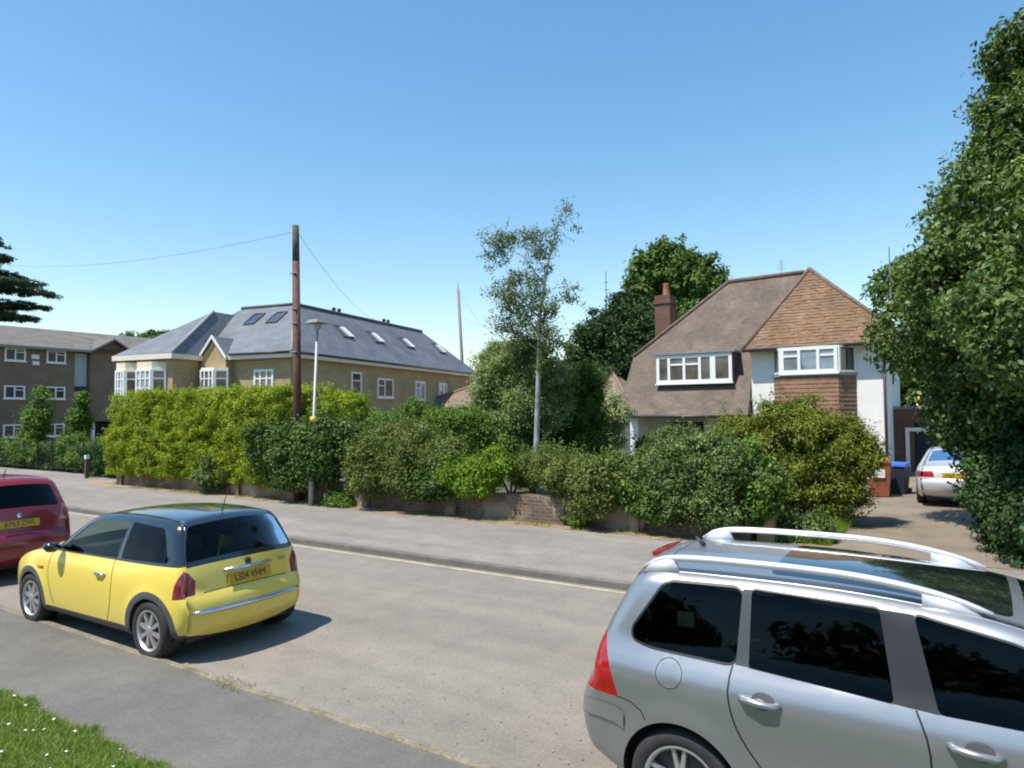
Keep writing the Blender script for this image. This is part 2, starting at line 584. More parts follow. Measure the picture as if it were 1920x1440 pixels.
m = MB().poly((-3.1, 12.7, 0.10), (1.5, 12.7, 0.10), (1.7, 36, 0.0), (-2.6, 36, 0.0), (-2.3, 22, 0.02), (-2.2, 17, 0.05))
struct(m.build('driveway', DRIVE, uv=False))
m = MB().poly((-120, 12.75, 0.04), (-26.4, 12.75, 0.04), (-26.4, 14.9, 0.04), (-120, 14.9, 0.04))
struct(m.build('side_pavement', PAVE_FAR, uv=False))

# short verge grass and daisies
rng = np.random.default_rng(5)


def blades(name, x0, x1, y0, y1, z, n, hgt, wid, mat, lean=0.5, keep=None):
    x = rng.uniform(x0, x1, n)
    y = rng.uniform(y0, y1, n)
    if keep is not None:
        k = keep(x, y)
        x, y = x[k], y[k]
        n = len(x)
    hh = hgt * rng.uniform(0.5, 1.3, n)
    a = rng.uniform(0, 2 * np.pi, n)
    lx, ly = rng.normal(0, lean, n) * hh, rng.normal(0, lean, n) * hh
    dx, dy = np.cos(a) * wid, np.sin(a) * wid
    V = np.empty((n, 3, 3))
    V[:, 0] = np.stack([x - dx, y - dy, np.full(n, z)], 1)
    V[:, 1] = np.stack([x + dx, y + dy, np.full(n, z)], 1)
    V[:, 2] = np.stack([x + lx, y + ly, z + hh], 1)
    return raw_mesh(name, V.reshape(-1, 3), 3, mat, np.repeat(np.clip(rng.normal(0.5, 0.25, n), 0, 1), 3))


def raw_mesh(name, V, k, mat, tint, parent=None, extra=None):
    n = len(V) // k
    me = bpy.data.meshes.new(name)
    nv = len(V)
    loops = np.arange(nv, dtype=np.int32)
    starts = np.arange(0, nv, k, dtype=np.int32)
    if extra is not None:
        EV, EF, ET = extra
        kk = EF.shape[1]
        loops = np.concatenate([loops, EF.ravel().astype(np.int32) + nv])
        starts = np.concatenate([starts, nv + np.arange(0, EF.size, kk, dtype=np.int32)])
        V = np.concatenate([V, EV])
        tint = np.concatenate([tint, ET])
    me.vertices.add(len(V))
    me.vertices.foreach_set('co', np.ascontiguousarray(V, dtype=np.float32).ravel())
    me.loops.add(len(loops))
    me.loops.foreach_set('vertex_index', loops)
    me.polygons.add(len(starts))
    me.polygons.foreach_set('loop_start', starts)
    me.update(calc_edges=True)
    me.validate()
    at = me.attributes.new('tint', 'FLOAT', 'POINT')
    at.data.foreach_set('value', np.ascontiguousarray(tint, dtype=np.float32))
    me.materials.append(mat)
    o = bpy.data.objects.new(name, me)
    COL.objects.link(o)
    if parent is not None:
        o.parent = parent
    return o


GRASS = leaf_mat('grass_blade', (0.10, 0.19, 0.015), (0.24, 0.33, 0.06), 0.3)
DRYGRASS = leaf_mat('dry_grass_blade', (0.16, 0.19, 0.05), (0.38, 0.31, 0.14), 0.25)
DAISY = leaf_mat('daisy_petal', (0.75, 0.75, 0.72), (0.85, 0.85, 0.82), 0.1)
g = blades('verge_grass', -10.5, -3.4, 0.6, 3.05, 0.05, 110000, 0.045, 0.004, GRASS, 0.6,
           keep=lambda x, y: y < 2.77 + 0.05 * np.sin(x * 5.3) + 0.04 * np.sin(x * 13.1 + 1) + 0.02 * np.sin(x * 37))
g['kind'] = 'stuff'
g = blades('verge_grass', -3.4, 3.0, 0.6, 2.82, 0.05, 60000, 0.045, 0.005, GRASS, 0.6)
g['kind'] = 'stuff'


def flat_dots(name, x, y, z, rad, mat):
    n = len(x)
    a = rng.uniform(0, 6.28, n)
    V = np.empty((n, 4, 3))
    for k in range(4):
        t = a + k * np.pi / 2
        V[:, k] = np.stack([x + np.cos(t) * rad, y + np.sin(t) * rad, z + rng.uniform(-0.004, 0.004, n)], 1)
    return raw_mesh(name, V.reshape(-1, 3), 4, mat, np.repeat(rng.uniform(0, 1, n), 4))


g = blades('dry_verge_grass', -10.5, -3.4, 0.6, 2.80, 0.05, 16000, 0.05, 0.004, DRYGRASS, 0.8)
g['kind'] = 'stuff'
nd = 160
d = flat_dots('daisies', rng.uniform(-9, -3.8, nd), rng.uniform(1.2, 2.75, nd), np.full(nd, 0.09), 0.013, DAISY)
d['kind'] = 'stuff'
g = blades('kerb_weeds', -9.0, -2.0, 3.86, 4.06, 0.045, 2600, 0.03, 0.004, DRYGRASS, 0.8,
           keep=lambda x, y: (np.sin(x * 3.1) + np.sin(x * 7.7 + 1) + np.sin(x * 1.3 + 2)) > 1.3)
g['kind'] = 'stuff'
g = blades('wall_foot_weeds', -25, -3.2, 12.5, 12.98, 0.095, 9000, 0.07, 0.005, DRYGRASS, 0.7,
           keep=lambda x, y: (np.sin(x * 2.1) + np.sin(x * 5.7 + 1) + np.sin(x * 0.9 + 2)) > 0.2)
g['kind'] = 'stuff'
g = blades('pier_side_grass', -3.6, -2.0, 13.3, 15.5, 0.08, 9000, 0.22, 0.006, GRASS, 0.35)
g['kind'] = 'stuff'
# fallen petals and dry leaves scattered on the road
nl = 160
lx = rng.uniform(-9, -1.5, nl)
ly = 4.2 + np.abs(rng.normal(0, 0.9, nl))
d = flat_dots('fallen_leaves', lx, ly, np.full(nl, 0.010), 0.010, leaf_mat('dry_leaf', (0.22, 0.14, 0.09), (0.42, 0.30, 0.20), 0.1))
d['kind'] = 'stuff'

# ------------------------------------------------------------------ foliage
ICO = None


def ico():
    global ICO
    if ICO is None:
        bm = bmesh.new()
        bmesh.ops.create_icosphere(bm, subdivisions=3, radius=1.0)
        bm.verts.ensure_lookup_table()
        v = np.array([q.co[:] for q in bm.verts])
        f = np.array([[q.index for q in t.verts] for t in bm.faces])
        bm.free()
        ICO = (v, f)
    return ICO


def crown(lobes, clumps, per, leaf, mat, seed, parent, name='crown', core=0.72, clump_r=0.22, aspect=0.5, up=0.5, droop=0.0,
          shell=(0.70, 0.96), zmin=None, tint_sd=0.12, clump_sd=0.16, flat=0.75, dens_k=1.0, size_k=1.0, boxy=None, sat=0, shoots=0, shoot_len=0.35):
    """many leaf-sized faces in clumps spread over and just under the surface of a set of lobes"""
    g = np.random.default_rng(seed)
    L = np.array(lobes, float)
    L0 = L
    if sat:
        ex = []
        for l in L:
            for q in range(sat):
                dv = g.normal(size=3)
                dv[2] = abs(dv[2]) * 0.9 - 0.25
                dv /= np.linalg.norm(dv)
                k = g.uniform(0.28, 0.5)
                ex.append((*(l[:3] + dv * l[3:6] * g.uniform(0.75, 1.1)), *(l[3:6] * k * g.uniform(0.8, 1.2, 3))))
        L = np.concatenate([L, np.array(ex)])
    clumps, per, clump_r = max(14, int(clumps * 0.46)), int(per * 3.2 * dens_k), clump_r * 1.5
    leaf = leaf * size_k
    area = (L[:, 3] * L[:, 4] + L[:, 4] * L[:, 5] + L[:, 3] * L[:, 5])
    pick = g.choice(len(L), size=clumps * 2, p=area / area.sum())
    dirs = g.normal(size=(clumps * 2, 3))
    dirs /= np.linalg.norm(dirs, axis=1)[:, None]
    if boxy:
        m_ = clumps * 2
        dirs = g.uniform(-1, 1, (m_, 3))
        ax = g.choice(3, size=m_, p=boxy)
        dirs[np.arange(m_), ax] = np.sign(dirs[np.arange(m_), ax])
    rad = g.uniform(shell[0], shell[1], clumps * 2)
    c = L[pick, :3] + dirs * rad[:, None] * L[pick, 3:6]
    ok = np.ones(len(c), bool)
    for j in range(len(L)):
        q = ((c - L[j, :3]) / (L[j, 3:6] * (0.3 if boxy else 0.68)))
        ok &= ~(((q ** 2).sum(1) < 1) & (pick != j))
    if zmin is not None:
        ok &= c[:, 2] > zmin + clump_r * 0.3
    c, dirs, pick = c[ok][:clumps], dirs[ok][:clumps], pick[ok][:clumps]
    nrm = dirs / L[pick, 3:6]
    nrm /= np.linalg.norm(nrm, axis=1)[:, None]
    c_all, n_all = c, nrm
    n = len(c) * per
    cc = np.repeat(c, per, 0)
    nn = np.repeat(nrm, per, 0)
    ct = np.repeat(g.normal(0, clump_sd, len(c)), per)
    csz = np.repeat(g.uniform(0.55, 1.35, len(c)), per) * clump_r
    od = g.normal(0, 1, (n, 3)) + nn * 0.55 + np.array([0, 0, 0.25])
    od /= np.linalg.norm(od, axis=1)[:, None]
    off = od * (csz * np.clip(g.normal(0.85, 0.28, n), 0.1, 1.7))[:, None]
    off[:, 2] *= flat
    p = cc + off
    if zmin is not None:
        low = p[:, 2] < zmin
        p[low, 2] = zmin + g.uniform(0, 0.25, low.sum())
    N = od * 0.75 + np.array([0, 0, up]) + g.normal(0, 0.5, (n, 3))
    if shoots:
        si = g.choice(len(c_all), size=shoots)
        up_ok = n_all[si, 2] > -0.3
        si = si[up_ok]
        sd_ = n_all[si] * 0.6 + np.array([0, 0, 0.55]) + g.normal(0, 0.45, (len(si), 3))
        sd_ /= np.linalg.norm(sd_, axis=1)[:, None]
        kx = 16
        tt = np.tile(np.linspace(0.15, 1.0, kx), len(si))
        ln = np.repeat(shoot_len * g.uniform(0.5, 1.5, len(si)), kx)
        sp_ = np.repeat(c_all[si] + n_all[si] * clump_r * 0.6, kx, 0) + np.repeat(sd_, kx, 0) * (tt * ln)[:, None] + g.normal(0, leaf * 0.45, (len(tt), 3))
        p = np.concatenate([p, sp_])
        N = np.concatenate([N, np.repeat(sd_, kx, 0) * 0.3 + g.normal(0, 0.7, (len(tt), 3)) + np.array([0, 0, 0.4])])
        ct = np.concatenate([ct, np.repeat(g.normal(0.1, 0.2, len(si)), kx)])
        n = len(p)
    N /= np.linalg.norm(N, axis=1)[:, None]
    T = g.normal(0, 1, (n, 3)) + np.array([0, 0, -droop])
    T -= N * (T * N).sum(1)[:, None]
    T /= np.linalg.norm(T, axis=1)[:, None]
    B = np.cross(N, T)
    s = leaf * g.uniform(0.6, 1.35, n)[:, None]
    V = np.empty((n, 4, 3))
    V[:, 0] = p - T * s * 0.5
    V[:, 1] = p + B * s * aspect * 0.5 + N * s * 0.10
    V[:, 2] = p + T * s * 0.5
    V[:, 3] = p - B * s * aspect * 0.5 + N * s * 0.10
    tint = np.clip(0.5 + ct + g.normal(0, tint_sd, n), 0, 1)
    extra = None
    if core > 0:
        iv, jf = ico()
        EV, EF, ET = [], [], []
        b = 0
        for l in L0:
            w = (np.sign(iv) * np.abs(iv) ** 0.35 * 0.98 if boxy else iv) * (1 + 0.10 * np.sin(iv[:, [1]] * 7 + l[0]) * np.cos(iv[:, [2]] * 6 + l[1]))
            q = l[:3] + w * l[3:6] * core * 0.9
            if zmin is not None:
                q[:, 2] = np.maximum(q[:, 2], zmin)
            EV.append(q)
            EF.append(jf + b)
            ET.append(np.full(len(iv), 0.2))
            b += len(iv)
        EV, EF, ET = np.concatenate(EV), np.concatenate(EF), np.concatenate(ET)
        EVq, EFq = EV, EF
        extra = (EVq, EFq, ET)
    V = V.reshape(-1, 3)
    o = Vector(parent['_o'])
    V = V - np.array(o)
    if extra is not None:
        extra = (extra[0] - np.array(o), extra[1], extra[2])
    return raw_mesh(name, V, 4, mat, np.repeat(tint, 4), parent, extra)


def stems(base, tops, r, mat, parent, name='trunk'):
    m = MB()
    b = Vector(base)
    for i, t in enumerate(tops):
        t = Vector(t)
        mid = b.lerp(t, 0.5) + Vector((random.uniform(-1, 1), random.uniform(-1, 1), 0.5)) * (t - b).length * 0.05
        m.tube([b + Vector((random.uniform(-r, r), random.uniform(-r, r), 0)), mid, t], [r, r * 0.7, r * 0.25], 7)
    return m.build(name, mat, parent, smooth=True)


LM_YEL = leaf_mat('golden_conifer_leaf', (0.125, 0.20, 0.010), (0.37, 0.43, 0.034), 0.25)
LM_YELO = leaf_mat('olive_gold_leaf', (0.085, 0.125, 0.014), (0.26, 0.285, 0.045), 0.25)
LM_DARK = leaf_mat('dark_evergreen_leaf', (0.038, 0.080, 0.014), (0.12, 0.19, 0.045), 0.2)
LM_GREEN = leaf_mat('mid_green_leaf', (0.060, 0.125, 0.016), (0.17, 0.27, 0.050), 0.28)
LM_OLIVE = leaf_mat('olive_leaf', (0.068, 0.102, 0.020), (0.195, 0.235, 0.060), 0.25)
LM_GREY = leaf_mat('grey_green_leaf', (0.050, 0.092, 0.020), (0.190, 0.245, 0.080), 0.22)
LM_LIME = leaf_mat('lime_leaf', (0.10, 0.195, 0.012), (0.245, 0.355, 0.040), 0.32)
LM_PALE = leaf_mat('pale_willow_leaf', (0.11, 0.18, 0.045), (0.34, 0.40, 0.17), 0.3)
LM_BIRCH = leaf_mat('birch_leaf', (0.05, 0.09, 0.030), (0.17, 0.205, 0.065), 0.3)
LM_VARIEG = leaf_mat('variegated_leaf', (0.17, 0.24, 0.08), (0.55, 0.55, 0.33), 0.25)
LM_BIG = leaf_mat('laurel_leaf', (0.034, 0.075, 0.012), (0.165, 0.235, 0.060), 0.2, 0.5, 0.3)
LM_YEW_SHADE = leaf_mat('yew_needle_and_shaded_leaf', (0.018, 0.045, 0.012), (0.06, 0.11, 0.03), 0.12)  # the yew's own colour; on the two hedges it stands in for shade
LM_FAR = leaf_mat('distant_leaf', (0.045, 0.10, 0.020), (0.13, 0.21, 0.045), 0.22)
LM_CEDAR = leaf_mat('cedar_needle', (0.03, 0.06, 0.04), (0.075, 0.12, 0.07), 0.1)


def shrub(name, label, cat, base, lobes, clumps, per, leaf, mat, seed, group=None, stem_r=0.04, dy=0.0, **kw):
    lobes = [(l[0], l[1] + dy) + tuple(l[2:]) for l in lobes]
    kw.setdefault('dens_k', 1.5)
    kw.setdefault('size_k', 0.68)
    kw.setdefault('sat', 3)
    kw['clump_sd'] = kw.get('clump_sd', 0.18) * 1.3
    kw.setdefault('shoots', clumps // 4)
    kw.setdefault('shoot_len', 0.30)
    t = thing(name, base, label, cat, group=group)
    stems(base, [(l[0], l[1], l[2]) for l in lobes[:6]], stem_r, BARK, t, 'trunk')
    crown(lobes, clumps, per, leaf, mat, seed, t, **kw)
    return t


# long golden hedge beside the road (clipped to a flat top, lobed face)
hl = []
hr = random.Random(4)
hl.append((-20.55, 13.85, 1.80, 4.45, 1.05, 1.36))
for i in range(16):
    hl.append((-24.6 + i * 0.54 + hr.uniform(-0.2, 0.2), 12.85 + hr.uniform(-0.05, 0.1), hr.uniform(0.8, 2.6), 0.35, 0.16, 0.45))
shrub('conifer_hedge', 'long clipped golden green conifer hedge above the brick wall, left of the wooden pole', 'hedge',
      (-21, 14.1, 0.0), hl, 5600, 30, 0.11, LM_YEL, 11, clump_r=0.13, aspect=0.35, up=0.5, core=0.80, clump_sd=0.2, zmin=0.45, boxy=(0.1, 0.55, 0.35), shell=(0.93, 1.02), sat=0, shoots=700, shoot_len=0.2)
shrub('conifer_hedge', 'low flat-topped golden hedge end just right of the wooden telegraph pole', 'hedge',
      (-14.7, 14.6, 0.0), [(-16.1, 14.5, 2.2, 0.8, 0.7, 0.85), (-15.2, 14.6, 2.05, 0.6, 0.6, 0.85)], 520, 30, 0.12, LM_YEL, 12, clump_r=0.13, aspect=0.35, core=0.78, zmin=0.3, boxy=(0.25, 0.4, 0.35), shell=(0.9, 1.02), sat=0)
shrub('evergreen_bush', 'dark green ivy-like bush around the street lamp foot', 'bush', (-15.2, 13.5, 0.0),
      [(-16.3, 13.3, 1.25, 0.9, 0.6, 0.85), (-15.1, 13.1, 1.5, 0.9, 0.6, 0.85), (-14.2, 13.1, 1.5, 0.7, 0.5, 0.8), (-14.35, 12.75, 1.45, 0.45, 0.25, 0.55), (-15.4, 12.95, 0.8, 0.7, 0.35, 0.4), (-13.7, 13.4, 1.75, 0.6, 0.5, 0.5)],
      1000, 30, 0.13, LM_DARK, 13, dy=-0.2, clump_r=0.19, aspect=0.6, core=0.72, zmin=0.4, clump_sd=0.22)
shrub('ivy_bush', 'low grey green ivy tumbling over the wall below the golden hedge', 'bush', (-19.2, 13.1, 0.0),
      [(-19.3, 12.95, 0.65, 0.5, 0.35, 0.45), (-18.8, 13.0, 0.75, 0.45, 0.35, 0.4)], 160, 26, 0.09, LM_GREY, 14, dy=-0.1, clump_r=0.13, aspect=0.7, core=0.72, zmin=0.12)
shrub('hedgerow_bush', 'tall bright green bush at the back of the hedgerow, right of the street lamp', 'bush', (-12.0, 14.8, 0.0),
      [(-13.9, 14.7, 1.75, 0.8, 0.7, 0.7), (-13.0, 14.9, 1.9, 0.9, 0.7, 0.7), (-12.0, 14.9, 1.9, 0.9, 0.7, 0.7), (-11.2, 14.9, 1.85, 0.7, 0.6, 0.7), (-12.6, 14.5, 2.5, 0.22, 0.25, 0.3)],
      800, 30, 0.12, LM_GREEN, 15, clump_r=0.17, aspect=0.45, core=0.72, zmin=0.1)
shrub('hedgerow_bush', 'drooping olive bush spilling over the wall left of the lime green shrub', 'bush', (-12.0, 13.6, 0.0),
      [(-12.9, 13.3, 1.2, 0.5, 0.5, 0.6), (-12.1, 13.25, 1.4, 0.65, 0.5, 0.65), (-11.2, 13.25, 1.35, 0.7, 0.5, 0.65), (-12.4, 13.0, 0.85, 0.5, 0.28, 0.35), (-11.2, 13.0, 0.8, 0.45, 0.28, 0.35), (-10.4, 13.4, 1.35, 0.5, 0.45, 0.55), (-11.7, 13.6, 1.9, 0.6, 0.45, 0.3)],
      950, 30, 0.10, LM_OLIVE, 16, dy=-0.32, clump_r=0.16, aspect=0.5, core=0.72, zmin=0.35, clump_sd=0.24)
shrub('hedgerow_bush', 'glossy dark bush hanging on the wall between the olive and lime green shrubs', 'bush', (-10.4, 13.2, 0.0),
      [(-10.6, 13.0, 0.8, 0.35, 0.25, 0.35), (-10.15, 13.1, 0.95, 0.35, 0.3, 0.35)], 200, 28, 0.10, LM_DARK, 17, dy=-0.32, clump_r=0.14, aspect=0.55, core=0.72, zmin=0.38)
shrub('lime_shrub', 'bright lime green shrub leaning over the wall in front of the birch', 'shrub', (-9.2, 13.5, 0.0),
      [(-9.6, 13.0, 0.98, 0.35, 0.28, 0.25), (-9.1, 13.1, 1.12, 0.4, 0.32, 0.28), (-8.7, 13.2, 1.35, 0.3, 0.3, 0.2), (-9.3, 12.95, 0.8, 0.3, 0.2, 0.18)], 340, 30, 0.10, LM_LIME, 18, dy=-0.3, clump_r=0.12, aspect=0.5, core=0.78, zmin=0.45)
shrub('hedgerow_bush', 'low olive bush behind the bare stretch of wall, below the birch trunk', 'bush', (-8.0, 13.8, 0.0),
      [(-8.25, 13.6, 1.15, 0.42, 0.38, 0.35), (-7.6, 13.6, 1.2, 0.5, 0.4, 0.35), (-7.05, 13.6, 1.15, 0.45, 0.4, 0.35)], 420, 28, 0.085, LM_OLIVE, 19, dy=-0.2, clump_r=0.13, aspect=0.5, core=0.72, zmin=0.6)
shrub('hedgerow_bush', 'mixed yellowish bush hanging down the wall near the silver estate roof', 'bush', (-6.6, 13.3, 0.0),
      [(-7.0, 13.2, 1.1, 0.4, 0.4, 0.3), (-6.4, 13.2, 1.05, 0.45, 0.4, 0.4), (-6.35, 12.95, 0.65, 0.38, 0.22, 0.26), (-5.9, 13.3, 1.1, 0.35, 0.4, 0.4)], 460, 28, 0.10, LM_OLIVE, 20, dy=-0.28, clump_r=0.14, aspect=0.6, core=0.72, zmin=0.3, clump_sd=0.25)
shrub('grey_leaved_bush', 'big grey green bush on the wall below the white dormer window', 'bush', (-4.6, 13.7, 0.0),
      [(-5.4, 13.4, 1.0, 0.5, 0.5, 0.5), (-4.6, 13.4, 1.3, 0.6, 0.55, 0.55), (-3.8, 13.4, 1.3, 0.55, 0.5, 0.6), (-4.8, 13.1, 0.75, 0.6, 0.3, 0.35), (-3.9, 13.1, 0.7, 0.5, 0.3, 0.35), (-4.1, 13.5, 1.75, 0.4, 0.35, 0.2), (-3.2, 13.6, 1.1, 0.3, 0.4, 0.45)],
      1000, 30, 0.10, LM_GREY, 21, dy=-0.3, clump_r=0.15, aspect=0.5, core=0.72, zmin=0.25, clump_sd=0.24)
shrub('golden_shrub', 'large feathery golden green conifer bush at the edge of the driveway', 'shrub', (-3.3, 16.3, 0.0),
      [(-4.0, 16.2, 1.7, 0.6, 0.6, 0.6), (-3.3, 16.2, 1.9, 0.65, 0.6, 0.55), (-2.7, 16.2, 1.8, 0.6, 0.6, 0.6), (-2.15, 16.2, 1.35, 0.5, 0.6, 0.65), (-2.3, 16.1, 0.7, 0.5, 0.6, 0.5), (-3.2, 16.0, 0.9, 0.7, 0.5, 0.6), (-2.85, 16.1, 2.55, 0.12, 0.15, 0.22), (-4.1, 16.0, 0.9, 0.5, 0.5, 0.55), (-2.1, 16.2, 2.0, 0.15, 0.2, 0.2)],
      1250, 32, 0.13, LM_YELO, 22, clump_r=0.15, aspect=0.3, core=0.72, zmin=0.08, clump_sd=0.22, shell=(0.68, 1.05))
shrub('low_shrub', 'small leafy plant sprawling on the ground right of the gate pier', 'plant', (-2.7, 13.9, 0.0),
      [(-2.75, 13.6, 0.25, 0.35, 0.3, 0.22), (-2.35, 13.7, 0.25, 0.3, 0.3, 0.2)], 120, 22, 0.10, LM_GREY, 23, clump_r=0.11, aspect=0.5, core=0.75, zmin=0.08, stem_r=0.015)
shrub('wall_weed', 'green weed clump growing at the foot of the wall by the street lamp', 'plant', (-13.6, 12.75, 0.08),
      [(-13.75, 12.7, 0.25, 0.3, 0.2, 0.22), (-13.4, 12.75, 0.18, 0.3, 0.2, 0.15)], 90, 20, 0.09, LM_GREEN, 24, clump_r=0.09, aspect=0.5, core=0.6, zmin=0.1, stem_r=0.01)
shrub('wall_weed', 'tiny bright weed at the wall foot near the silver estate', 'plant', (-6.65, 12.75, 0.08),
      [(-6.65, 12.75, 0.2, 0.14, 0.12, 0.14)], 34, 18, 0.07, LM_LIME, 25, clump_r=0.06, aspect=0.5, core=0.6, zmin=0.1, stem_r=0.01)
shrub('pale_tree', 'rounded pale green weeping tree behind the birch trunk', 'tree', (-10.6, 17.6, 0.0),
      [(-11.75, 17.6, 3.2, 0.65, 0.8, 0.7), (-11.1, 17.5, 3.9, 0.75, 0.8, 0.65), (-10.4, 17.6, 3.4, 0.75, 0.8, 0.7), (-11.6, 17.4, 2.4, 0.75, 0.7, 0.7), (-10.7, 17.4, 2.4, 0.8, 0.7, 0.75), (-12.5, 17.8, 4.15, 0.25, 0.3, 0.15), (-10.0, 17.6, 2.6, 0.5, 0.6, 0.6), (-11.0, 17.5, 4.4, 0.45, 0.5, 0.22)],
      1250, 28, 0.115, LM_PALE, 26, clump_r=0.18, aspect=0.45, core=0.72, droop=0.8, zmin=0.4, clump_sd=0.22, stem_r=0.09)
shrub('small_conifer', 'dark green small conifer right of the birch trunk', 'tree', (-9.2, 18.6, 0.0),
      [(-9.8, 18.6, 1.5, 0.8, 0.8, 0.8), (-9.6, 18.6, 2.4, 0.7, 0.7, 0.65), (-9.8, 18.6, 3.1, 0.4, 0.45, 0.5), (-9.1, 18.4, 1.3, 0.5, 0.5, 0.6), (-9.4, 18.6, 3.4, 0.5, 0.5, 0.35)],
      760, 30, 0.13, leaf_mat('conifer_needle', (0.035, 0.085, 0.012), (0.11, 0.19, 0.03), 0.2), 27, clump_r=0.17, aspect=0.35, core=0.72, zmin=0.1, stem_r=0.09)
shrub('dark_shrub', 'shadowy dark evergreen behind the lime green shrub, left of the birch trunk', 'shrub', (-11.1, 17.0, 0.0),
      [(-12.1, 17.0, 1.5, 0.7, 0.4, 0.8), (-11.0, 17.0, 1.6, 0.7, 0.4, 0.7), (-10.3, 17.0, 1.2, 0.5, 0.4, 0.6)], 420, 28, 0.12, LM_DARK, 28, clump_r=0.17, aspect=0.5, core=0.72, zmin=0.1)
shrub('variegated_shrub', 'cream and green variegated shrub beside the white porch wall', 'shrub', (-9.7, 21.0, 0.0),
      [(-9.7, 21.0, 2.65, 0.5, 0.45, 0.4), (-9.35, 20.9, 2.3, 0.45, 0.4, 0.35), (-9.95, 21.0, 2.25, 0.35, 0.4, 0.4), (-9.6, 20.9, 1.6, 0.25, 0.25, 0.6)], 330, 22, 0.11, LM_VARIEG, 29, clump_r=0.13, aspect=0.5, core=0.55, droop=0.8, stem_r=0.04)
shrub('porch_shrub', 'mid green shrub standing in front of the porch under the low roof', 'shrub', (-8.1, 21.5, 0.0),
      [(-8.5, 21.5, 1.2, 0.5, 0.4, 0.5), (-7.8, 21.5, 1.4, 0.6, 0.4, 0.4), (-7.2, 21.7, 1.3, 0.5, 0.4, 0.5), (-8.0, 21.5, 1.7, 0.3, 0.3, 0.2)], 420, 24, 0.12, LM_GREY, 30, clump_r=0.15, aspect=0.5, core=0.75, zmin=0.1)

# big ivy-clad tree on the right and the hedge under it
t = thing('laurel_tree', (2.9, 18.0, 0.0), 'huge dense leafy tree filling the right edge, over the driveway', 'tree')
stems((2.9, 18.0, 0), [(2.6, 17.8, 5.5), (2.4, 18.0, 9.0), (1.2, 17.5, 4.0), (3.6, 17.6, 7.0)], 0.22, BARK, t)
crown([(1.25, 16.6, 4.4, 1.9, 2.4, 1.7), (1.35, 16.6, 6.1, 1.75, 2.3, 1.6), (2.1, 16.8, 7.8, 1.75, 2.1, 1.6), (2.7, 17.0, 9.3, 1.5, 1.9, 1.2),
       (1.5, 17.0, 3.0, 1.7, 2.0, 1.2), (3.8, 16.6, 4.5, 2.3, 2.6, 2.3), (4.2, 17.0, 7.2, 2.2, 2.3, 2.1), (0.5, 17.2, 4.6, 1.05, 1.3, 0.9), (0.65, 17.0, 3.4, 0.9, 1.4, 0.8), (0.25, 17.3, 2.5, 0.85, 1.2, 0.75), (1.1, 16.6, 2.0, 0.8, 1.1, 0.8), (0.45, 16.8, 1.95, 0.6, 0.8, 0.4), (1.25, 13.3, 3.7, 1.35, 1.5, 1.0), (2.6, 12.8, 3.4, 1.5, 1.5, 1.1), (2.2, 14.0, 5.2, 1.5, 1.6, 1.1),
       (3.2, 17.2, 9.9, 1.1, 1.4, 0.8), (3.0, 15.4, 3.0, 1.7, 1.5, 1.2), (1.6, 15.6, 3.0, 1.2, 1.3, 0.9)],
      5200, 30, 0.13, LM_BIG, 41, t, sat=2, shoots=700, shoot_len=0.4, dens_k=1.15, clump_r=0.24, aspect=0.5, core=0.72, zmin=0.08, up=0.35, droop=0.9, clump_sd=0.26, shell=(0.72, 1.0))
shrub('shade_toned_laurel_hedge', 'evergreen hedge with shade painted into its leaf colour, under the big leafy tree, right of the driveway', 'hedge', (2.4, 15.5, 0.0),  # the crown's shade is put into the leaf colour here
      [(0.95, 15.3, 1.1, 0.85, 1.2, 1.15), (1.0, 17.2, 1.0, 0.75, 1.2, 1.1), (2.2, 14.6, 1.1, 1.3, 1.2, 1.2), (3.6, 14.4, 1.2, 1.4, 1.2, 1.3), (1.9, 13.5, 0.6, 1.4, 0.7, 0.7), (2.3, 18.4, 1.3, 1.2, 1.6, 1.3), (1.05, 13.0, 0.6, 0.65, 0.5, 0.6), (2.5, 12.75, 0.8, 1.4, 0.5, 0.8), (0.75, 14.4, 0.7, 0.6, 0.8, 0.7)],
      1500, 30, 0.15, LM_YEW_SHADE, 70, clump_r=0.2, core=0.75, zmin=0.06, aspect=0.5, stem_r=0.06)
shrub('climber', 'fresh green climber patch on the wall in front of the grey green bush', 'bush', (-5.4, 12.9, 0.0),
      [(-5.35, 12.78, 0.75, 0.28, 0.15, 0.3), (-5.0, 12.75, 0.6, 0.2, 0.12, 0.2)], 120, 26, 0.11, LM_GREEN, 71, clump_r=0.10, core=0.6, zmin=0.35, aspect=0.55, stem_r=0.015)
shrub('green_bush', 'glossy mid green bush between the grey green bush and the golden conifer bush', 'bush', (-3.6, 13.6, 0.0),
      [(-3.55, 13.2, 1.35, 0.35, 0.3, 0.45), (-3.25, 13.2, 0.8, 0.3, 0.3, 0.4), (-3.8, 13.1, 0.9, 0.25, 0.25, 0.35)], 260, 28, 0.12, LM_GREEN, 72, clump_r=0.13, core=0.7, zmin=0.25, aspect=0.55, stem_r=0.03)
shrub('rusty_bush', 'brownish half-dead bush top poking out between the olive and bright green bushes', 'bush', (-12.3, 13.9, 0.0),
      [(-12.2, 13.7, 1.95, 0.35, 0.3, 0.25), (-12.9, 13.6, 1.6, 0.3, 0.25, 0.3)], 130, 22, 0.09, leaf_mat('rusty_leaf', (0.10, 0.075, 0.035), (0.25, 0.19, 0.09), 0.2), 73, clump_r=0.12, core=0.5, zmin=0.3, aspect=0.4, stem_r=0.02)
t = thing('garden_tree', (-2.3, 40.0, 0.0), 'dark small tree just behind the right end of the tiled roof', 'tree')
stems((-2.3, 40.0, 0), [(-2.3, 40, 8), (-1.6, 40, 8.4)], 0.16, BARK, t)
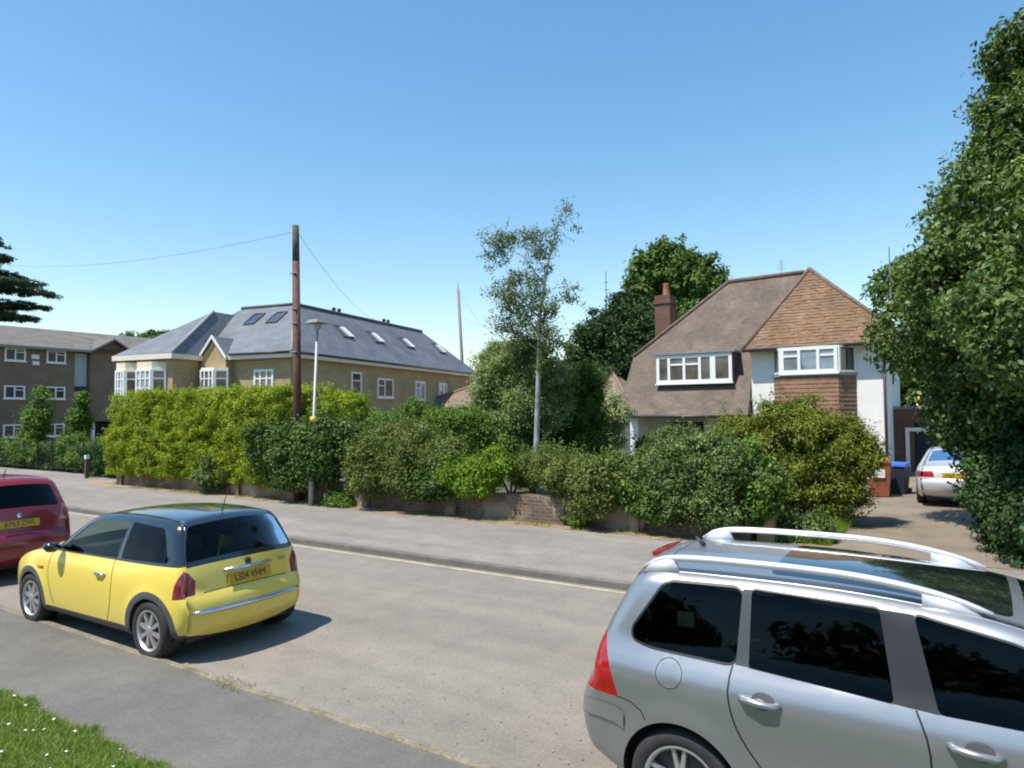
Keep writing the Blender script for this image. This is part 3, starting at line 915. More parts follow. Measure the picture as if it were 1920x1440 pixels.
crown([(-2.6, 40, 8.6, 1.3, 1.1, 0.9), (-1.4, 40, 9.0, 1.6, 1.3, 1.4), (-0.5, 40, 8.0, 1.8, 1.4, 1.8), (-1.4, 40, 4.6, 1.9, 1.4, 2.6), (1.0, 40, 5.0, 2.0, 1.4, 3.0)], 700, 24, 0.26, LM_FAR, 42, t, clump_r=0.32, core=0.6, aspect=0.5)

# birch: thin leaning trunk with open wisps of leaf
t = thing('birch_tree', (-9.95, 16.5, 0.0), 'slender birch with a pale trunk and thin wispy leaves, tallest in the hedgerow', 'tree')
m = MB()
trunk = [(-9.95, 16.5, 0), (-9.9, 16.5, 1.65), (-9.8, 16.5, 3.86), (-9.75, 16.5, 5.2), (-9.5, 16.5, 6.5), (-9.2, 16.5, 7.5), (-8.95, 16.5, 8.05)]
m.tube(trunk, [0.085, 0.078, 0.062, 0.048, 0.032, 0.02, 0.008], 9)
br = [((-9.75, 16.5, 5.1), (-10.5, 16.3, 5.9), (-11.2, 16.3, 6.3)), ((-9.6, 16.5, 6.0), (-10.3, 16.6, 6.9), (-11.3, 16.6, 7.45)),
      ((-9.75, 16.5, 5.0), (-9.2, 16.5, 5.5), (-8.65, 16.4, 5.85)), ((-9.8, 16.5, 4.2), (-10.6, 16.4, 4.8), (-11.2, 16.4, 5.0)),
      ((-9.8, 16.5, 4.0), (-9.3, 16.6, 4.5), (-9.0, 16.6, 4.6)), ((-9.4, 16.5, 6.8), (-10.0, 16.5, 7.3), (-10.2, 16.5, 7.45)), ((-9.8, 16.5, 4.6), (-10.4, 16.7, 5.5), (-10.8, 16.8, 5.7)),
      ((-11.2, 16.6, 7.4), (-11.5, 16.6, 7.6), (-11.65, 16.6, 7.9)), ((-9.6, 16.5, 6.1), (-10.1, 16.4, 6.4), (-10.5, 16.4, 6.5))]
for b3 in br:
    m.tube(b3, [0.026, 0.016, 0.006], 6)
m.build('trunk', BIRCH_BARK, t, smooth=True)
crown([(-11.1, 16.5, 7.35, 0.42, 0.4, 0.22), (-10.75, 16.5, 7.5, 0.35, 0.35, 0.2), (-11.3, 16.5, 6.95, 0.22, 0.3, 0.28), (-10.1, 16.5, 7.42, 0.22, 0.25, 0.15),
       (-9.8, 16.5, 6.85, 0.32, 0.35, 0.22), (-9.65, 16.5, 6.45, 0.3, 0.3, 0.2), (-10.3, 16.5, 6.25, 0.5, 0.45, 0.28), (-10.75, 16.5, 5.75, 0.5, 0.45, 0.42),
       (-10.2, 16.5, 5.35, 0.5, 0.45, 0.38), (-10.75, 16.5, 4.95, 0.45, 0.4, 0.28), (-9.85, 16.5, 4.75, 0.42, 0.4, 0.36), (-10.3, 16.5, 4.4, 0.5, 0.4, 0.25),
       (-8.85, 16.45, 5.65, 0.32, 0.3, 0.2), (-9.25, 16.5, 4.4, 0.32, 0.3, 0.25), (-9.0, 16.5, 7.72, 0.22, 0.22, 0.14), (-8.92, 16.5, 8.05, 0.1, 0.1, 0.22), (-9.35, 16.5, 7.35, 0.2, 0.2, 0.14), (-9.6, 16.5, 3.9, 0.5, 0.4, 0.35), (-11.55, 16.5, 7.7, 0.1, 0.1, 0.15), (-10.3, 16.5, 5.0, 0.55, 0.4, 0.5), (-9.95, 16.5, 5.75, 0.4, 0.35, 0.4), (-9.4, 16.5, 5.2, 0.3, 0.3, 0.35), (-9.6, 16.5, 7.0, 0.3, 0.3, 0.3), (-8.6, 16.5, 7.45, 0.1, 0.1, 0.12)],
      640, 16, 0.072, LM_BIRCH, 43, t, clump_r=0.17, shoots=160, shoot_len=0.3, core=0.0, aspect=0.5, shell=(0.1, 1.25), droop=0.7, clump_sd=0.22)

# trees behind the houses
t = thing('yew_tree', (-18.2, 40.0, 0.0), 'dark yew trees mass left of the brick chimney', 'tree')
stems((-18.2, 40, 0), [(-18.2, 40, 8), (-20.5, 40, 7), (-16, 40, 8)], 0.25, BARK, t)
crown([(-20.0, 40, 6.2, 1.1, 1.4, 1.7), (-19.2, 40, 7.9, 0.6, 0.9, 1.1), (-18.3, 40, 8.9, 0.4, 0.5, 0.9), (-18.6, 40, 7.2, 1.4, 1.5, 1.6), (-17.2, 40, 7.4, 1.5, 1.5, 1.9), (-18.6, 39.5, 4.5, 2.3, 1.8, 2.4), (-16.0, 39.5, 5.5, 1.5, 1.6, 2.3), (-20.7, 40, 4.8, 1.0, 1.4, 1.8), (-17.6, 40, 9.2, 0.4, 0.5, 0.8)],
      1000, 26, 0.26, LM_YEW_SHADE, 44, t, sat=3, shoots=300, shoot_len=0.6, clump_r=0.33, core=0.72, aspect=0.35)
t = thing('broadleaf_tree', (-17.9, 50.0, 0.0), 'tall round-headed green tree behind the brick chimney', 'tree')
stems((-17.9, 50, 0), [(-17.9, 50, 12), (-19.5, 50, 10), (-16, 50, 10)], 0.35, BARK, t)
crown([(-18.4, 50, 13.5, 1.9, 1.8, 1.6), (-17.6, 50, 11.8, 2.6, 2.2, 2.2), (-19.8, 50, 11.5, 1.8, 1.8, 2.0), (-16.0, 50, 11.0, 1.5, 1.6, 1.6), (-18.5, 50, 9.0, 2.9, 2.4, 2.5), (-16.2, 50, 8.8, 2.0, 2.0, 2.2), (-20.6, 50, 9.0, 1.6, 1.6, 2.2)],
      1000, 26, 0.33, LM_FAR, 45, t, sat=3, shoots=300, shoot_len=0.6, clump_r=0.4, core=0.72, aspect=0.55, clump_sd=0.22)
t = thing('cedar_tree', (-76.5, 24.0, 0.0), 'blue-green cedar with flat layered boughs behind the flats', 'tree')
m = MB()
m.tube([(-76.5, 24, 0), (-76.5, 24, 10), (-76.5, 24, 22)], [0.6, 0.45, 0.1], 8)
cl = []
cr = random.Random(9)
for i, (z, l) in enumerate([(11.6, 6.3), (12.8, 7.2), (14.2, 7.8), (15.6, 5.4), (17.0, 4.6), (18.4, 4.2), (19.8, 3.0)]):
    for k in range(5):
        a = k * 1.257 + i * 0.9 if k else 1.35
        q = Vector((-76.5 + math.cos(a) * l * 0.7, 24 + math.sin(a) * l * 0.7, z + 0.3))
        m.tube([(-76.5, 24, z - 0.6), q], [0.16, 0.05], 5)
        cl.append((q.x, q.y, q.z, l * 0.40, l * 0.40, 0.22))
        cl.append((q.x * 0.5 + q.x * 0.5 + math.cos(a) * l * 0.3, q.y + math.sin(a) * l * 0.3, q.z - 0.12, l * 0.2, l * 0.2, 0.15))
m.build('trunk', BARK, t, smooth=True)
crown(cl, 2600, 16, 0.26, LM_CEDAR, 46, t, clump_r=0.30, core=0.6, aspect=0.4, flat=0.3)
for (x, y, z, s, sd, lab) in [(-72, 37.6, 9.6, 1.5, 47, 'smaller distant treetop above the flats roof, left of its neighbour'), (-70, 40.3, 10.3, 1.9, 48, 'rounded distant treetop between the flats and the slate roof')]:
    t = thing('distant_tree', (x, y, 0), lab, 'tree')
    stems((x, y, 0), [(x, y, z), (x + 1, y, z - 1)], 0.25, BARK, t)
    crown([(x, y, z - 0.3, s, s, s * 0.8), (x + s, y + 0.8, z - 0.9, s, s, s), (x - s * 0.9, y - 0.6, z - 1.1, s * 0.8, s, s)], 220, 22, 0.4, LM_FAR, sd, t, clump_r=0.4, core=0.72, aspect=0.5)

# saplings, railings and low hedge in front of the flats
for (x, y, z, r, sd, lab) in [(-39.6, 16.6, 2.4, 0.62, 51, 'leafy young tree in front of the flats, left of the other sapling'),
                              (-39.6, 18.6, 2.2, 0.42, 52, 'slim young tree in front of the flats, close to the golden hedge')]:
    t = thing('young_tree', (x, y, 0), lab, 'tree')
    stems((x, y, 0), [(x, y, z + 1.2), (x + 0.3, y, z)], 0.05, BARK, t)
    crown([(x, y, z, r, r, 0.7), (x + 0.1, y + 0.1, z + 0.95, r * 0.45, r * 0.45, 0.6), (x, y - 0.2, z - 0.8, r * 1.1, r, 0.5)], 190, 20, 0.14, LM_GREEN, sd, t, clump_r=0.2, core=0.45, aspect=0.5)
shrub('low_hedge', 'low ragged green hedge behind the dark railings of the flats', 'hedge', (-38.5, 15.6, 0.0),
      [(-46 + i * 1.55, 15.7 + 0.2 * math.sin(i * 2.1), 0.55 + 0.2 * math.sin(i * 1.7), 1.1, 0.7, 0.75 + 0.15 * math.sin(i)) for i in range(10)], 800, 24, 0.15, LM_GREEN, 53, clump_r=0.2, core=0.72, zmin=0.05, aspect=0.5)
shrub('shade_toned_hedge', 'hedge block with shade painted into its leaf colour, at the left end of the brick wall', 'hedge', (-29.0, 14.9, 0.0),  # foliage lying in shade, its darkness painted by the leaf colour
      [(-29.0, 14.9, 0.62, 1.35, 0.5, 0.6)], 420, 24, 0.11, LM_YEW_SHADE, 54, clump_r=0.12, core=0.85, zmin=0.05, boxy=(0.2, 0.45, 0.35), shell=(0.92, 1.02), sat=0)
t = thing('railing', (-38, 15.0, 0.0), 'dark thin metal railing in front of the low hedge of the flats', 'fence')
for i in range(13):
    x = -47.0 + i * 1.4
    MB().box(x - 0.03, x + 0.03, 14.97, 15.03, 0, 1.35).build('railing_post', DARK_METAL, t)
m = MB()
m.box(-47, -30.3, 14.985, 15.015, 1.18, 1.22)
m.box(-47, -30.3, 14.985, 15.015, 0.18, 0.22)
for i in range(120):
    x = -46.95 + i * 0.14
    m.box(x - 0.008, x + 0.008, 14.99, 15.01, 0.22, 1.18)
m.build('railing_bar', DARK_METAL, t)
t = thing('marker_post', (-29.0, 13.9, 0.04), 'short white-topped post left of the dark hedge', 'post')
MB().box(-29.05, -28.95, 13.84, 13.96, 0.04, 0.80).build('post', simple('brown_post', (0.10, 0.07, 0.045), 0.8), t)
MB().box(-29.06, -28.94, 13.83, 13.97, 0.802, 0.95).build('cap', WHITE_PAINT, t)

tb = thing('tree_belt', (0, -18, 0), 'dark belt of trees mirrored in the estate windows', 'trees')
tb['kind'] = 'stuff'
bl = []
br_ = random.Random(12)
for i in range(9):
    x = -34 + i * 7.5
    bl.append((x, -18 + br_.uniform(-2, 2), 2.2, 4.6, 3.0, 2.8))
    bl.append((x + br_.uniform(-2, 2), -19 + br_.uniform(-2, 2), 4.6 + br_.uniform(-0.5, 1.0), 3.9, 3.0, 2.3))
crown(bl, 1800, 14, 0.6, LM_FAR, 61, tb, clump_r=0.6, core=0.85, aspect=0.6, zmin=0.05)

# ------------------------------------------------------------------ garden wall
t = thing('garden_wall', (-15, 13.1, 0.0), 'low weathered brick wall along the far pavement, under the hedges', 'wall')
m = MB()
m.box(-24.6, -13.6, 12.98, 13.2, 0.05, 0.62)
m.box(-13.6, -12.75, 12.94, 13.22, 0.05, 0.88)
m.box(-12.75, -8.6, 12.98, 13.2, 0.05, 0.60)
m.box(-8.6, -7.1, 12.94, 13.22, 0.05, 0.68)
m.box(-7.1, -3.3, 12.98, 13.2, 0.05, 0.66)
for x in (-24.7, -18.2, -10.1, -5.45):
    m.box(x - 0.16, x + 0.16, 12.90, 13.24, 0.05, 0.74)
m.build('brickwork', GARDEN_BRICK, t)
m = MB()
m.box(-24.6, -13.6, 12.96, 13.22, 0.622, 0.68)
m.box(-12.75, -8.6, 12.96, 13.22, 0.602, 0.66)
m.box(-7.1, -5.62, 12.96, 13.22, 0.662, 0.72)
m.build('coping', GARDEN_BRICK, t, bevel=0.01)
t = thing('gate_pier', (-3.05, 13.25, 0.05), 'short stumpy brick gate pier with pale lichen beside the driveway', 'pier')
MB().box(-3.2, -2.9, 13.1, 13.4, 0.05, 0.52).build('pier_shaft', brick_mat('lichen_brick', (0.33, 0.25, 0.10), (0.40, 0.31, 0.15), (0.30, 0.25, 0.16)), t)
MB().box(-3.24, -2.86, 13.06, 13.44, 0.522, 0.60).build('pier_cap', KERB, t, bevel=0.012)


# ------------------------------------------------------------------ building helpers
def window(parent, o, tv, nv, w, h, cols, rows=None, frame=UPVC, pane=PANE_DARK, fr=0.06, d=0.07, sill=True, name='window'):
    """o: bottom left corner on the wall, tv along the wall, nv outwards; cols: widths of the lights; rows: per light list of transom heights (0..1)"""
    o, tv, nv = Vector(o), Vector(tv).normalized(), Vector(nv).normalized()
    zv = Vector((0, 0, 1))
    m = MB()
    o2 = o + nv * 0.003
    m.obox(o2, tv * w, nv * d, zv * fr)
    m.obox(o2 + zv * (h - fr), tv * w, nv * d, zv * fr)
    tot = sum(cols)
    x = 0.0
    xs = [0.0]
    for c in cols:
        x += c / tot * w
        xs.append(x)
    for i, x in enumerate(xs):
        b = fr if i in (0, len(xs) - 1) else fr * 0.85
        x0 = 0 if i == 0 else (w - b if i == len(xs) - 1 else x - b / 2)
        m.obox(o2 + tv * x0 + zv * fr, tv * b, nv * d, zv * (h - 2 * fr))
    if rows:
        for i, rws in enumerate(rows):
            for r in rws:
                m.obox(o2 + tv * (xs[i] + fr * 0.6) + zv * (h * r - fr * 0.3), tv * (xs[i + 1] - xs[i] - fr * 1.1), nv * (d * 0.93), zv * fr * 0.6)
    f = m.build(name, frame, parent)
    p = MB()
    q = o + nv * (d * 0.45)
    p.poly(q + tv * fr * 0.5 + zv * fr * 0.5, q + tv * (w - fr * 0.5) + zv * fr * 0.5, q + tv * (w - fr * 0.5) + zv * (h - fr * 0.5), q + tv * fr * 0.5 + zv * (h - fr * 0.5))
    pb = p.build('pane', pane, f)
    if sill:
        s = MB()
        s.obox(o + tv * -0.05 + zv * -0.062 + nv * 0.002, tv * (w + 0.1), nv * (d + 0.05), zv * 0.06)
        s.build('sill', frame, f)
    return f


# ------------------------------------------------------------------ tiled white house (right)
H = thing('tiled_house', (-7, 28, 0.0), 'white rendered house with steep brown tiled roof, chimney and bay window', 'house')
m = MB()
m.prism([(-6.9, 28, 0), (-2.33, 28, 0), (-2.33, 36, 0), (-6.9, 36, 0)], (0, 0, 4.85))
m.prism([(-11.95, 29.4, 0), (-6.9, 29.4, 0), (-6.9, 34, 0), (-11.95, 34, 0)], (0, 0, 2.55))
m.box(-11.95, -11.6, 27.75, 29.4, 0, 2.36)
m.build('wall', RENDER_WHITE, H)
m = MB().prism([(-12.06, 28.0, 2.4), (-12.06, 33.6, 2.4), (-12.06, 32.5, 4.9), (-12.06, 28.9, 4.9)], (0.12, 0, 0))
m.build('end_gable', RED_BRICK, H)
# roofs, each slope a real slab
RP = Vector((-8.4, 30.5, 8.15))
AP = Vector((-5.1, 30.5, 8.25))
mr = MB()
A0, A1, A2, A3, A4 = (-11.95, 27.45, 2.33), (-12.35, 27.95, 3.25), (-12.2, 28.83, 4.95), (-8.4, 30.5, 8.15), (-5.1, 30.5, 8.22)
mr.poly(A0, (-6.95, 27.45, 2.33), (-6.95, 27.95, 3.25), A1)
mr.poly(A1, (-6.95, 27.95, 3.25), (-6.95, 28.83, 4.95), A2)
mr.poly(A2, (-6.95, 28.83, 4.95), A4, A3)
mr.poly(A2, A3, (-12.2, 32.2, 4.95))
mr.poly(A3, A4, (-5.1, 33.5, 2.4), (-12.2, 33.5, 2.4), (-12.2, 32.2, 4.95))
mr.poly((-6.95, 27.45, 2.33), (-6.95, 28.9, 2.33), (-6.95, 28.83, 4.95), (-6.95, 27.95, 3.25))
mr.poly((-11.95, 27.43, 2.27), (-11.95, 33.5, 2.27), (-6.95, 33.5, 2.27), (-6.95, 27.43, 2.27))
mr.build('roof', ROOF_GREY, H)
mh = MB()
E0, E1 = Vector((-7.12, 27.52, 4.86)), Vector((-1.45, 27.52, 4.90))
ap = Vector((-5.1, 30.45, 8.28))
apb = Vector((-5.1, 36.0, 8.28))
def courses(mb, a, b, c, step=0.175, lift=0.020, seed=1):
    """triangle a-b-c (c the top) laid in overlapping courses, each with a raised lower edge"""
    g_ = random.Random(seed)
    n_ = (b - a).cross(c - a).normalized()
    mid_ = (a + b) / 2
    k_ = max(2, int((c - mid_).length / step))
    for i in range(k_):
        t0, t1 = i / k_, (i + 1) / k_
        l0, r0 = a.lerp(c, t0), b.lerp(c, t0)
        l1, r1 = a.lerp(c, t1), b.lerp(c, t1)
        m_ = max(1, int((r0 - l0).length / 0.17))
        lo, hi, un = [], [], []
        for q in range(m_ + 1):
            f = q / m_
            j_ = g_.uniform(-0.012, 0.014)
            lo.append(l0.lerp(r0, f) + n_ * (lift + j_) - (c - mid_).normalized() * (0.03 + g_.uniform(-0.028, 0.028)))
            hi.append(l1.lerp(r1, f) + n_ * 0.002)
            un.append(l0.lerp(r0, f) + n_ * -0.01)
        for q in range(m_):
            mb.poly(lo[q], lo[q + 1], hi[q + 1], hi[q])
            mb.poly(un[q], un[q + 1], lo[q + 1], lo[q])


mh.poly(E0, E1, ap)
courses(mh, E0, E1, ap)
mh.poly(E1, (-1.45, 36, 4.9), apb, ap)
mh.poly(E0, ap, apb, (-7.12, 36, 4.86))
mh.build('front_roof', ROOF_RED, H)
m = MB()
m.poly(E0 + Vector((0, 0.02, -0.02)), (-7.12, 36, 4.83), (-1.45, 36, 4.85), E1 + Vector((0, 0.02, -0.02)))
m.build('soffit', simple('soffit_board', (0.30, 0.27, 0.24), 0.8), H)
m = MB()
m.tube([E0 + Vector((0, -0.03, -0.04)), E1 + Vector((0, -0.03, -0.04))], 0.065, 8)
m.tube([(-12.0, 27.38, 2.28), (-7.0, 27.38, 2.28)], 0.055, 8)
m.build('gutter', GUTTER, H, smooth=True)
m = MB()
for a, b in ((E0, ap), (ap, apb), (E1, ap)):
    m.tube([a + Vector((0, 0, 0.0)), b + Vector((0, 0, 0.03))], 0.085, 6)
m.tube([A3, (-5.3, 30.5, 8.2)], 0.10, 6)
m.tube([A3, A2], 0.08, 6)
m.build('ridge_tiles', simple('ridge_tile', (0.15, 0.10, 0.075), 0.85, var=0.3), H, smooth=True)
m = MB()
m.box(-12.02, -11.28, 31.0, 31.9, 2.0, 7.55)
m.box(-12.08, -11.22, 30.94, 31.96, 7.552, 7.70)
m.box(-12.02, -11.28, 31.0, 31.9, 7.702, 7.95)
ch = m.build('chimney', GARAGE_BRICK, H)
m = MB().lathe([(0.17, 7.95), (0.16, 8.1), (0.13, 8.5), (0.15, 8.55), (0.11, 8.56), (0.11, 8.2)], 14, o=(-11.6, 31.45, 0))
m.build('chimney_pot', simple('terracotta', (0.36, 0.13, 0.07), 0.8), ch, smooth=True)
# dormer
m = MB()
m.prism([(-10.83, 28.0, 3.62), (-7.6, 28.0, 3.62), (-7.6, 28.0, 4.85), (-10.83, 28.0, 4.85)], (0, 0.9, 0))
dm = m.build('dormer', simple('dormer_cheek', (0.13, 0.075, 0.06), 0.85), H)
m = MB()
m.obox((-10.92, 27.86, 4.852), (3.42, 0, 0), (0, 1.2, 0), (0, 0, 0.075))
m.build('dormer_roof', LEAD, dm)
window(dm, (-10.80, 27.997, 3.66), (1, 0, 0), (0, -1, 0), 3.16, 1.17, [1.0, 1.2, 1.2, 1.05, 1.35], [[], [0.66], [0.66], [], []], pane=PANE_MID, fr=0.13, sill=True)
MB().box(-8.52, -8.30, 27.93, 27.996, 3.75, 4.74).build('dormer_post', UPVC, dm)
# bay
bay = MB()
BL, BR, FL, FR = (-6.05, 27.998), (-3.2, 27.998), (-5.68, 27.3), (-3.68, 27.3)
q = [BL, FL, FR, BR]
bay.prism([(x, y, 0.0) for x, y in q], (0, 0, 3.74))
for k_ in range(24):
    z_ = 0.05 + k_ * 0.155
    for (x0_, y0_), (x1_, y1_) in ((BL, FL), (FL, FR), (FR, BR)):
        d_ = Vector((x1_ - x0_, y1_ - y0_, 0))
        nn_ = Vector((d_.y, -d_.x, 0)).normalized()
        p0_, p1_ = Vector((x0_, y0_, z_)), Vector((x1_, y1_, z_))
        bay.poly(p0_ + nn_ * 0.022, p1_ + nn_ * 0.022, p1_ + nn_ * 0.004 + Vector((0, 0, 0.16)), p0_ + nn_ * 0.004 + Vector((0, 0, 0.16)))
        bay.poly(p0_, p1_, p1_ + nn_ * 0.022, p0_ + nn_ * 0.022)
by = bay.build('bay', TILE_HUNG, H)
m = MB()
c = Vector((-4.62, 27.9, 0))
m.prism([(x + (x + 4.62) * 0.04, y - 0.05 if y < 27.9 else y, 3.742) for x, y in q], (0, 0, 0.11))
m.build('flashing', LEAD, by)
m = MB().prism([(x + (4.62 + x) * -0.02, y + 0.03 if y < 27.9 else y, 3.853) for x, y in q], (0, 0, 0.98))
m.build('bay_head', simple('bay_core', (0.12, 0.12, 0.12), 0.8), by)
window(by, (-5.66, 27.33, 3.86), (1, 0, 0), (0, -1, 0), 1.96, 0.97, [1, 1, 1], [[0.66], [], [0.66]], pane=PANE_BLUE, fr=0.12, sill=True)
dv = Vector((BR[0] - FR[0], BR[1] - FR[1], 0))
window(by, (FR[0] - 0.02, FR[1] + 0.03, 3.86), dv, (dv.y, -dv.x, 0), dv.length * 0.97, 0.97, [1], None, pane=PANE_DARK, fr=0.07, sill=False)
dv2 = Vector((FL[0] - BL[0], FL[1] - BL[1], 0))
window(by, (BL[0] + 0.04, BL[1] - 0.01, 3.86), dv2, (dv2.y, -dv2.x, 0), dv2.length * 0.97, 0.97, [1], None, pane=PANE_DARK, fr=0.07, sill=False)
window(H, (-10.9, 29.397, 0.95), (1, 0, 0), (0, -1, 0), 1.7, 1.15, [1, 1, 1], [[], [0.7], []], pane=PANE_DARK, frame=WHITE_PAINT)
m = MB()
m.tube([(-2.27, 27.95, 4.8), (-2.27, 27.95, 0)], 0.05, 8)
m.tube([(-2.05, 28.5, 4.8), (-2.05, 28.5, 3.4)], 0.03, 8)
m.build('downpipe', PURPLE_PIPE, H, smooth=True)
m = MB()
m.tube([(-6.3, 31, 8.1), (-6.3, 31, 8.98)], 0.015, 6)
for i in range(4):
    m.tube([(-6.5 + 0.02 * i, 31, 8.55 + i * 0.1), (-6.15, 31, 8.55 + i * 0.1)], 0.008, 5)
m.build('aerial', GALV, H)
# garage set back at the side
G = thing('brick_garage', (-0.5, 32.2, 0.0), 'dark brick side garage with a white door frame behind the parked saloon', 'garage')
m = MB()
m.box(-2.32, -1.62, 31.9, 32.1, 0, 2.5)
m.box(0.62, 1.4, 31.9, 32.1, 0, 2.5)
m.box(-1.62, 0.62, 31.9, 32.1, 1.95, 2.5)
m.box(-2.32, 1.4, 36, 36.2, 0, 2.5)
m.box(1.2, 1.4, 32.1, 36, 0, 2.5)
m.build('wall', GARAGE_BRICK, G)
MB().box(-2.34, 1.45, 31.85, 36.25, 2.502, 2.62).build('roof', LEAD, G)
m = MB()
m.box(-1.92, -1.78, 31.83, 31.898, 0, 1.62)
m.box(-1.92, 0.64, 31.83, 31.898, 1.62, 1.76)
m.build('door_frame', WHITE_PAINT, G)
MB().box(-1.62, 0.62, 32.0, 32.05, 0, 1.95).build('door', simple('garage_opening_shade', (0.015, 0.013, 0.025), 0.7), G)  # dark panel painted in place of the shade inside the opening

# wheelie bins
def wheelie(name, label, x, y, body, lid, rot):
    b = thing(name, (x, y, 0.03), label, 'wheelie bin', rot, 'wheelie bins on the driveway')
    m = MB()
    pr = [(0.22, 0.0), (0.285, 0.95)]
    V = []
    for w, z in pr:
        V += [(-w, -w * 1.15, z), (w, -w * 1.15, z), (w, w * 1.15, z), (-w, w * 1.15, z)]
    m.add(V, [(3, 2, 1, 0), (4, 5, 6, 7), (0, 1, 5, 4), (1, 2, 6, 5), (2, 3, 7, 6), (3, 0, 4, 7)])
    m.build('body', body, b, local=True, bevel=0.03)
    m = MB()
    m.box(-0.305, 0.305, -0.36, 0.34, 0.952, 1.0)
    m.prism([(-0.28, -0.33, 1.0), (0.28, -0.33, 1.0), (0.28, 0.33, 1.06), (-0.28, 0.33, 1.06)], (0, 0, 0.03))
    m.build('lid', lid, b, local=True, bevel=0.02)
    m = MB().tube([(-0.25, 0.38, 0.93), (0.25, 0.38, 0.93)], 0.02, 8)
    m.build('handle', BLACK_PLASTIC, b, local=True)
    for s in (-1, 1):
        m = MB().lathe([(0.02, -0.03), (0.1, -0.03), (0.1, 0.03), (0.02, 0.03)], 16, 'y')
        w = m.build('wheel', BLACK_PLASTIC, b, local=True)
        w.rotation_euler = (0, 0, R(90))
        w.location = (0.26 * s, 0.30, 0.1)
    return b


BROWN_BIN = simple('brown_bin_plastic', (0.27, 0.085, 0.04), 0.5)
wb = wheelie('wheelie_bin', 'brown wheelie bin with white number sticker by the golden bush', -2.02, 22.3, BROWN_BIN, simple('brown_bin_lid', (0.34, 0.12, 0.07), 0.45), 0.15)
m = MB().poly((-0.20, -0.335, 0.55), (0.12, -0.335, 0.55), (0.12, -0.345, 0.78), (-0.20, -0.345, 0.78))
m.build('sticker', WHITE_PAINT, wb, local=True)
bb = wheelie('wheelie_bin', 'dark blue-black wheelie bin with a bright blue lid', -1.62, 23.2, simple('blue_bin_plastic', (0.025, 0.03, 0.06), 0.45), simple('blue_bin_lid', (0.05, 0.14, 0.50), 0.4), -0.2)
bb.scale = (0.92, 0.92, 0.84)

# ------------------------------------------------------------------ slate-roofed house (left of centre)
TH = R(11)
SU, SV, SP = Vector((math.cos(TH), math.sin(TH), 0)), Vector((-math.sin(TH), math.cos(TH), 0)), Vector((-26.0, 21.3, 0))


def sl(u, v, z):
    return SP + SU * u + SV * v + Vector((0, 0, z))


S = thing('slate_house', (-28, 25, 0.0), 'large new yellow brick house with grey slate hipped roof and roof lights', 'house')
m = MB()
m.prism([sl(-8.4, 0, 0), sl(0, 0, 0), sl(0, 19.8, 0), sl(-8.4, 19.8, 0)], (0, 0, 5.1))
m.prism([sl(-8.4, -1.9, 0), sl(-5.2, -1.9, 0), sl(-5.2, -0.01, 0), sl(-8.4, -0.01, 0)], (0, 0, 5.1))
m.prism([sl(-5.0, -0.42, 2.9), sl(-3.45, -0.42, 2.9), sl(-3.45, -0.42, 5.25), sl(-4.22, -0.42, 6.15), sl(-5.0, -0.42, 5.25)], SV * 1.8)
m.build('wall', STOCK_BRICK, S)
m = MB()
o = 0.32
zt, ze = 8.25, 5.38
E = [sl(-8.7, -o, ze), sl(o, -o, ze), sl(o, 20.1, ze), sl(-8.7, 20.1, ze)]
T = [sl(-6.2, 3.5, zt), sl(-2.6, 3.5, zt), sl(-2.6, 16.9, zt), sl(-6.2, 16.9, zt)]
for i in range(4):
    j = (i + 1) % 4
    m.poly(E[i], E[j], T[j], T[i])
m.poly(*T)
W = [sl(-8.7, -2.2, ze), sl(-4.95, -2.2, ze), sl(-4.95, 1.5, ze), sl(-8.7, 1.5, ze)]
wa, wb2 = sl(-6.2, 1.5, 7.85), sl(-6.2, 4.5, 7.85)
m.poly(W[0], W[1], wa)
m.poly(W[1], sl(-4.95, 1.0, ze), sl(-5.2, 3.2, 6.9), wb2, wa)
m.poly(sl(-8.7, 3.5, ze), W[0], wa, wb2)
# gable dormer roof
g0, g1, gp = sl(-5.12, -0.5, 5.2), sl(-3.33, -0.5, 5.2), sl(-4.22, -0.5, 6.28)
g0b, g1b, gpb = sl(-5.12, 1.4, 5.2), sl(-3.33, 1.4, 5.2), sl(-4.22, 1.4, 6.28)
m.poly(g0, gp, gpb, g0b)
m.poly(gp, g1, g1b, gpb)
rf = m.build('roof', SLATE, S)
m = MB()
for a, b in ((E[1], T[1]), (W[1], wa)):
    m.tube([a + Vector((0, 0, 0.02)), b + Vector((0, 0, 0.02))], 0.07, 6)
m.build('hip_tiles', simple('hip_tile', (0.30, 0.30, 0.30), 0.7, var=0.15), rf, smooth=True)
m = MB()
for i in range(4):
    m.tube([T[i] + Vector((0, 0, 0.04)), T[(i + 1) % 4] + Vector((0, 0, 0.04))], 0.09, 6)
m.build('ridge_tiles', simple('dark_ridge', (0.07, 0.075, 0.085), 0.6), rf, smooth=True)
m = MB()


def band(p, q2, z0, z1, dep, nrm):
    m.obox(Vector((p.x, p.y, z0)), Vector((q2.x - p.x, q2.y - p.y, 0)), nrm * dep, Vector((0, 0, z1 - z0)))


